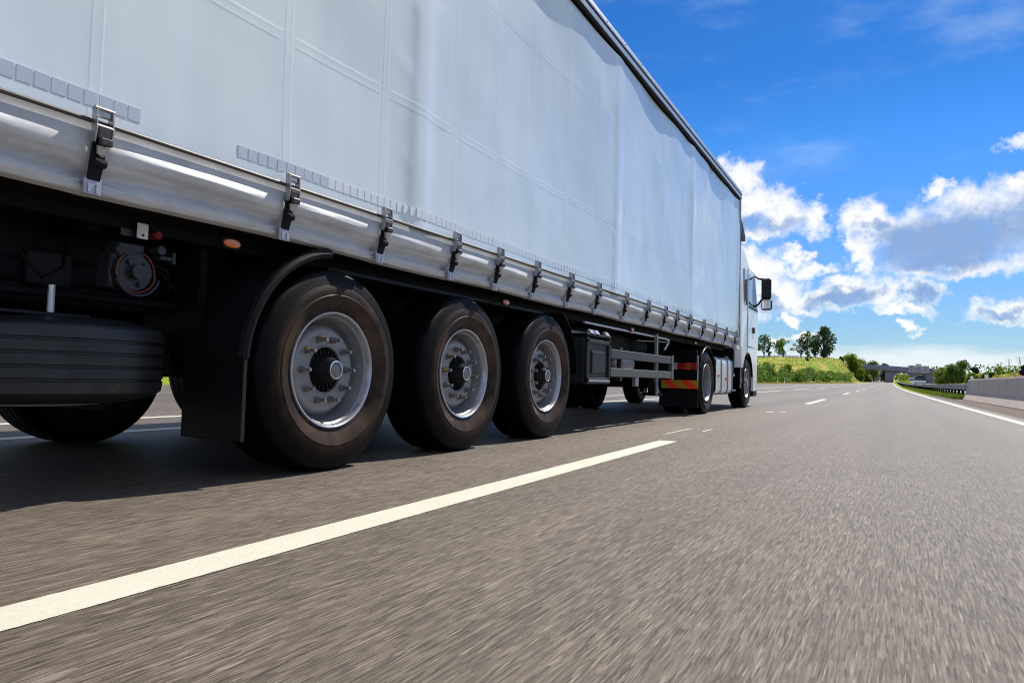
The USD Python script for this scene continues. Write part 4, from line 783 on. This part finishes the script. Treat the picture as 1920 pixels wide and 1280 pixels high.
# roadside thicket below the hill
hedge = []
r = np.random.default_rng(12)
for y in np.arange(62, 262, 2.1):
    x = float(left_edge(y))-3.2-1.6*r.random(); z = float(terrain(x, y)); hh = (1.0+1.3*r.random()+.5*meshkit.noise(np.array([y*.08, 0, 0.])))*(1-.45*sst(190, 255, y))
    for q in range(3): hedge.append((x+r.normal()*.8, y+r.normal(), z+hh*(.2+.75*q/2), .9, 1.2, .55*hh/2+.2))
hd = thing('roadside_thicket', (-20.5, 150, .3), 'low dense green thicket along the foot of the grass hill', 'thicket', kind='stuff')
part(hd, 'foliage', leaves(hedge, 30000, .32, 77), 'leaf_mid')
und = []
for y in np.arange(6, 62, 2.0):
    x = float(left_edge(y))-4.5-2*r.random(); z = float(terrain(x, y)); und.append((x, y, z+.9, 1.4, 1.6, 1.0))
hd2 = thing('verge_bushes', (-22, 30, .3), 'green bushes on the far verge seen beneath the trailer', 'bushes', kind='stuff'); part(hd2, 'foliage', leaves(und, 3500, .35, 78), 'leaf_bright')
for i, (y, h, lab) in enumerate([(118, 3.0, 'taller bush rising from the thicket close to the cab'), (148, 3.8, 'pointed young bush behind the first white marker posts'), (170, 3.6, 'broad bush in the thicket left of the middle marker posts'), (196, 3.2, 'dark bush at the end of the thicket by the last marker posts')]):
    shrub('roadside_shrub', float(left_edge(y))-4.6, y, h, 3.0, ['leaf_mid', 'leaf_mid', 'leaf_bright', 'leaf_mid'][i], lab, 30+i, 700, .4)
BL = [(-18.6, 330, 11.2, 5.6, 'leaf_mid', 'bushy tree on the slope where the dry grass ends'), (-15.0, 320, 12.6, 6.6, 'leaf_bright', 'bright leafy tree left of the bridge'), (-12.9, 322, 10.4, 5.6, 'leaf_mid', 'round bush in front of the bridge abutment'), (-11.4, 316, 6.6, 4.6, 'leaf_bright', 'low bright bush beside the road under the bridge end'), (-9.6, 326, 5.4, 4.0, 'leaf_mid', 'small dark bush under the open bridge span'),
      (-13.0, 368, 12.6, 8, 'leaf_mid', 'tree crown showing above the left end of the bridge deck'), (-8.0, 372, 12.0, 7, 'leaf_mid', 'wide tree crown behind the middle of the bridge deck'), (-3.4, 375, 11.4, 5, 'leaf_dark', 'small tree crown behind the bridge beside the sign')]
for i, (x, y, h, w, mt, lab) in enumerate(BL): shrub('slope_tree', x, y, max(2.0, h-float(terrain(x, y))), w, mt, lab, 60+i, 2600, .5, cat='tree')
BR = [(14.3, 270, 6.9, 6.4, 'leaf_bright', 'bright bushy tree right of the sign gantry post'), (16.6, 266, 7.5, 5.6, 'leaf_mid', 'rounded dark green tree behind the bright bushy tree'), (19.6, 268, 8.9, 5.6, 'leaf_mid', 'tallest dark tree of the clump right of the gantry'), (23.0, 272, 7.6, 3.2, 'leaf_dark', 'narrow dark tree at the clump right end'), (18.8, 225, 4.3, 3.0, 'leaf_bright', 'light green bush on the dry bank above the guard rail'), (20.6, 215, 4.3, 3.4, 'leaf_bright', 'young spiky bush above the concrete barrier end'), (23.7, 232, 4.9, 3.6, 'leaf_mid', 'wide low bush on the far dry bank'), (32.0, 290, 6.0, 4.0, 'leaf_mid', 'flat green bush below the small pylon'), (26.2, 196, 5.9, 2.8, 'leaf_purple', 'dark purple leaved tree at the picture edge above the barrier'), (28.6, 240, 4.9, 4.6, 'leaf_mid', 'bush among dry grass under the tall pylon')]
for i, (x, y, zt, w, mt, lab) in enumerate(BR):
    h = zt - float(terrain(x, y)); h = max(h, 1.2); shrub('bank_tree' if zt > 6.6 else 'bank_shrub', x, y, h, w, mt, lab, 90+i, 2600, .38, cat='tree' if zt > 6.6 else 'shrub')
fh = []
for x in np.arange(-120, 260, 7): fh.append((x, 560+40*math.sin(x), float(terrain(x, 560))+3, 6, 5, 4.5))
top('far_woodland', leaves(fh, 6000, 1.6, 5), 'leaf_mid', label='dark line of far woodland beyond the bridge', cat='woodland', kind='stuff')
mh = [(2.5+.45*k, 352+6*(k % 3), float(rz(355))+1.6+.8*(k % 2), 1.8, 2, 2.0) for k in range(24)]
hg = top('arch_greenery', leaves(mh, 1800, .6, 6), 'leaf_bright', label='sunlit green shrubs seen through the bridge arches', cat='shrubs', kind='stuff')
mg = [(float(cv(y))+4.3, y, float(rz(y))+.6, .7, 1.2, .55) for y in np.arange(170, 330, 2.2)]
top('median_hedge', leaves(mg, 3000, .4, 8), 'leaf_bright', label='low yellow green hedge on the median behind the guard rail', cat='hedge', kind='stuff')
# grass blades along the guard rail and the verges
def blades(xs_, ys_, hs, seed, mat, name, label):
    r = np.random.default_rng(seed); n = len(xs_); zb = rz(ys_)-.03; a = r.random(n)*2*PI; w = .012+.012*r.random(n); le = .3*r.normal(size=n)
    dx, dy = np.cos(a)*w, np.sin(a)*w
    V = np.stack([np.stack([xs_-dx, ys_-dy, zb], 1), np.stack([xs_+dx, ys_+dy, zb], 1), np.stack([xs_+le*hs, ys_+.4*hs*r.normal(size=n), zb+hs], 1)], 1).reshape(-1, 3)
    top(name, trimesh.Trimesh(V, np.arange(3*n).reshape(-1, 3), process=False), mat, label=label, cat='grass', kind='stuff')
r = np.random.default_rng(21); n = 30000
yy = 36+110*r.random(n)**1.6; xx = cv(yy)+2.75+1.6*r.random(n)
blades(xx, yy, .06+.22*r.random(n), 22, 'grass_blade', 'median_grass', 'green grass strip at the foot of the guard rail')
tf = np.random.default_rng(40); n = 9000
ty = 60+270*tf.random(n); tx = left_edge(ty)-2.5-38*tf.random(n)**1.3; tz = terrain(tx, ty)
def tufts(x, y, z, size, seed):
    r = np.random.default_rng(seed); n = len(x); a = r.random(n)*2*PI; s = size*(.5+r.random(n)); w = s*.8
    V = np.stack([np.stack([x-w*np.cos(a), y-w*np.sin(a), z-.05], 1), np.stack([x+w*np.cos(a), y+w*np.sin(a), z-.05], 1), np.stack([x+.4*s*r.normal(size=n), y+.4*s*r.normal(size=n), z+s], 1)], 1).reshape(-1, 3)
    return trimesh.Trimesh(V, np.arange(3*n).reshape(-1, 3), process=False)
top('hillside_grass', tufts(tx[:5200], ty[:5200], tz[:5200], .2, 41), 'grass_blade', label='tufts of long green grass over the left hill slope', cat='grass', kind='stuff')
top('hillside_dry_grass', tufts(tx[5200:], ty[5200:], tz[5200:], .22, 42), 'dry_blade', label='tufts of dry yellow grass over the left hill slope', cat='grass', kind='stuff')
n = 9000; ty = 60+330*tf.random(n); tx = cv(ty)+16.8+40*tf.random(n)**1.4; tz = terrain(tx, ty)
top('bank_grass', tufts(tx[:2400], ty[:2400], tz[:2400], .3, 43), 'grass_blade', label='green weeds on the bank beyond the opposite carriageway', cat='grass', kind='stuff')
top('bank_dry_grass', tufts(tx[2400:], ty[2400:], tz[2400:], .42, 44), 'dry_blade', label='dry golden grass on the bank beyond the opposite carriageway', cat='grass', kind='stuff')
n = 9000; yy = 20+230*r.random(n); xx = left_edge(yy)-.1-2.2*r.random(n)
blades(xx, yy, .12+.3*r.random(n), 23, 'dry_blade', 'verge_grass', 'pale dry grass along the left road edge')

# ------------------------------------------------------------------ marker posts, hill fence, bridge, gantry, vehicles, pylons
PG = 'white marker posts on the left verge'
for (y, dx, lab) in [(141, -1.1, 'white marker post, hindmost of the pair nearer the cab'), (144, -.4, 'white marker post, front one of the pair nearer the cab'), (176, -1.0, 'white marker post, left one of the middle pair'), (179, -.4, 'white marker post, right one of the middle pair'), (212, -.9, 'white marker post, left one of the farthest pair'), (220, -.3, 'tall white marker post at the end of the row'), (285, -.3, 'black and white marker post where the dry slope meets the road')]:
    x = float(left_edge(y))+dx-.2; z = float(rz(y))-.05; far = y > 280
    t = thing('marker_post', (x, y, z), lab, 'marker post', PG)
    part(t, 'shaft', hullbox([(x-.09, y-.06, z), (x+.09, y-.06, z), (x-.09, y+.06, z), (x+.09, y+.06, z), (x-.08, y-.05, z+1.15), (x+.08, y-.05, z+1.15), (x-.08, y+.05, z+1.0), (x+.08, y+.05, z+1.0)]), 'post_white')
    part(t, 'black_band', hullbox([(x-.10, y-.07, z+.72), (x+.10, y-.07, z+.72), (x-.10, y+.07, z+.70), (x+.10, y+.07, z+.70), (x-.095, y-.07, z+.95), (x+.095, y-.07, z+.95), (x-.095, y+.07, z+.9), (x+.095, y+.07, z+.9)]), 'post_black')
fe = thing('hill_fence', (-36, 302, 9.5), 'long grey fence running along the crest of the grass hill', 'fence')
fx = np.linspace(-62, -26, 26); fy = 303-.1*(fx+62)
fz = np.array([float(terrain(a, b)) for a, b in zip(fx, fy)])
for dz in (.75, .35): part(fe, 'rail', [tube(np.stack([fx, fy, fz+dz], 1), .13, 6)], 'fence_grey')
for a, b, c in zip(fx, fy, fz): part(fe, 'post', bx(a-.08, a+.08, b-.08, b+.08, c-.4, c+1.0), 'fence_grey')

br = thing('road_bridge', (0, 345, 2), 'grey violet concrete road bridge with two arches crossing the motorway', 'bridge')
def dz_(x): return 9.15 - .058*(x+13)
def deckbox(x0, x1, y0, y1, lo, hi): return hullbox([(x, y, dz_(x)+d) for x in (x0, x1) for y in (y0, y1) for d in (lo, hi)])
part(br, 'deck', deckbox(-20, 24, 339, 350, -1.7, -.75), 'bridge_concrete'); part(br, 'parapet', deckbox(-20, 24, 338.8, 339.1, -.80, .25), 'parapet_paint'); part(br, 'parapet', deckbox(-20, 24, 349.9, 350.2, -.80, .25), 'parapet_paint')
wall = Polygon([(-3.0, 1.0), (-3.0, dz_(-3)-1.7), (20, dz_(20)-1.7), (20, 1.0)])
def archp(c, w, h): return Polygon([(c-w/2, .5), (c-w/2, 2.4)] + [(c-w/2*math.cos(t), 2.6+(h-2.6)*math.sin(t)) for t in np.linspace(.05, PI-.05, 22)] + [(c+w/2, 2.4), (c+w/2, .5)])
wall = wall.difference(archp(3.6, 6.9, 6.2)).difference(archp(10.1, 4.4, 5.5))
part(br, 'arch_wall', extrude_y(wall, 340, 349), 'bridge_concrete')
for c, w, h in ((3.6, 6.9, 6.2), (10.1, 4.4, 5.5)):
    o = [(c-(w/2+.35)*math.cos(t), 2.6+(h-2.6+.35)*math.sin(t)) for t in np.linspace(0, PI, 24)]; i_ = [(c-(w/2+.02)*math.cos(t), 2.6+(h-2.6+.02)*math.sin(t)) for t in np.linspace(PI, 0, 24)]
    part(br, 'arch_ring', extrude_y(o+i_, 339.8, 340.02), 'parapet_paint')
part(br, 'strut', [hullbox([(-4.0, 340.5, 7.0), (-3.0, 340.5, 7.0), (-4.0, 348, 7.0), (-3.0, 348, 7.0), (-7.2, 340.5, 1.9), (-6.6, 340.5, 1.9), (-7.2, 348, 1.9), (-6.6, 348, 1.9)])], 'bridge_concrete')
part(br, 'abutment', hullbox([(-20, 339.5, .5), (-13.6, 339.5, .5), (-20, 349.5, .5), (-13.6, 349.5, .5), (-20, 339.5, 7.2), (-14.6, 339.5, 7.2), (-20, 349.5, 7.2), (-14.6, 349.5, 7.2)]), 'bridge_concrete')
sgn = thing('sign_gantry', (9.4, 322, 1.5), 'large grey motorway sign gantry seen from behind in front of the bridge', 'sign gantry')
for k in range(3):
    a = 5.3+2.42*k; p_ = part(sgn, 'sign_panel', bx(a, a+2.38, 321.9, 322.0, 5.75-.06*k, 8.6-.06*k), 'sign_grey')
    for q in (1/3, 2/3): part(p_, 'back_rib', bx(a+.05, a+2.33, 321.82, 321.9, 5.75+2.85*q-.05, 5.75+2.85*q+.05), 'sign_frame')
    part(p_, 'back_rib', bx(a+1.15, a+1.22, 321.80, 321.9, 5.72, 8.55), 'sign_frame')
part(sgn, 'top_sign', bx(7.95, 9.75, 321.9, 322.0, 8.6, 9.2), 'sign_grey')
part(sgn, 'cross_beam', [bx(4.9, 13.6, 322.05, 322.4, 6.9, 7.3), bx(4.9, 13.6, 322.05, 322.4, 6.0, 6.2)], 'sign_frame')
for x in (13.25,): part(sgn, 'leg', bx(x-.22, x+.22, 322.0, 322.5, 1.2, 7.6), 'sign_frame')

LX, LY = 6.85, 231.0; lz = float(rz(LY))
lo = thing('white_lorry', (LX, LY, lz), 'white tipper lorry under a rounded dark tarpaulin beyond the guard rail', 'lorry')
part(lo, 'body', bx(LX-1.35, LX+1.35, LY, LY+6.5, lz+.75, lz+1.38, .03), 'lorry_white')
part(lo, 'tailgate', bx(LX-1.33, LX+1.33, LY-.06, LY-.005, lz+.62, lz+1.34, .02), 'lorry_white')
part(lo, 'tarpaulin', extrude_y([(LX-1.38, lz+1.40)]+[(LX-1.38*math.cos(t)*(abs(math.cos(t))**-.35 if abs(math.cos(t)) > .01 else 1), lz+1.40+1.36*math.sin(t)**.6) for t in np.linspace(.05, PI-.05, 18)]+[(LX+1.38, lz+1.40)], LY+.02, LY+6.4), 'tarp_slate', 40)
part(lo, 'cab', bx(LX-1.25, LX+1.25, LY+6.7, LY+8.7, lz+.5, lz+2.6, .12), 'lorry_white')
for y in (LY+7.7, LY+4.2, LY+5.4):
    for x in (LX-1.1, LX+1.1): part(lo, 'wheel', cylx(x-.15, x+.15, y, lz+.48, .48, 20), 'tyre_plain')
VX, VY = 4.95, 243.0; vz = float(rz(VY))
va = thing('white_van', (VX, VY, vz), 'white van ahead of the tarpaulin lorry, partly hidden by the guard rail', 'van')
part(va, 'body', [bx(VX-.95, VX+.95, VY, VY+3.2, vz+.35, vz+1.95, .12), bx(VX-.9, VX+.9, VY-1.3, VY+.1, vz+.35, vz+1.15, .1)], 'lorry_white')
part(va, 'windscreen', hullbox([(VX-.8, VY-.45, vz+1.15), (VX+.8, VY-.45, vz+1.15), (VX-.75, VY-.02, vz+1.8), (VX+.75, VY-.02, vz+1.8), (VX-.75, VY+.1, vz+1.15), (VX+.75, VY+.1, vz+1.15)]), 'cab_glass')
for y in (VY-.7, VY+2.4):
    for x in (VX-.82, VX+.82): part(va, 'wheel', cylx(x-.11, x+.11, y, vz+.33, .33, 18), 'tyre_plain')

def pylon(x, y, zb, h, w, label, arms):
    t = thing('pylon', (x, y, zb), label, 'pylon'); ms = []
    for sx in (-1, 1):
        for sy in (-1, 1): ms.append(tube([(x+sx*w*.5, y+sy*w*.5, zb), (x+sx*w*.16, y+sy*w*.16, zb+h*.62), (x+sx*.12, y+sy*.12, zb+h)], .28, 5, .16))
    part(t, 'mast', ms, 'pylon_steel')
    br_ = []
    for k in range(7):
        z0, z1 = zb+h*k/8, zb+h*(k+1)/8; a, b = w*.5*(1-.85*k/8), w*.5*(1-.85*(k+1)/8)
        br_ += [tube([(x-a, y-a, z0), (x+b, y-b, z1)], .12, 4), tube([(x+a, y-a, z0), (x-b, y-b, z1)], .12, 4)]
    part(t, 'bracing', br_, 'pylon_steel')
    for q, l in arms: part(t, 'cross_arm', [tube([(x-l, y, zb+h*q), (x, y, zb+h*q+.5), (x+l, y, zb+h*q)], .2, 5)], 'pylon_steel')
for (x, y, zt, w, lab, arms) in [(126.4, 1200, 30.5, 2.0, 'smallest faint pylon at the left of the line', ((.85, 3),)), (133.3, 1200, 37.5, 2.6, 'slim pylon second in the line above the dry bank', ((.93, 4), (.8, 3.2))), (142.5, 1200, 42.0, 3.0, 'tall slim pylon with two arms between its neighbours', ((.94, 4.5), (.82, 3.6))), (154.7, 1200, 44.5, 5.0, 'broad lattice pylon above the dark purple leaved tree', ((.95, 4.5), (.84, 5.5), (.72, 4.5)))]:
    zb = float(terrain(x, y))-.5; pylon(x, y, zb, zt-zb, w, lab, arms)
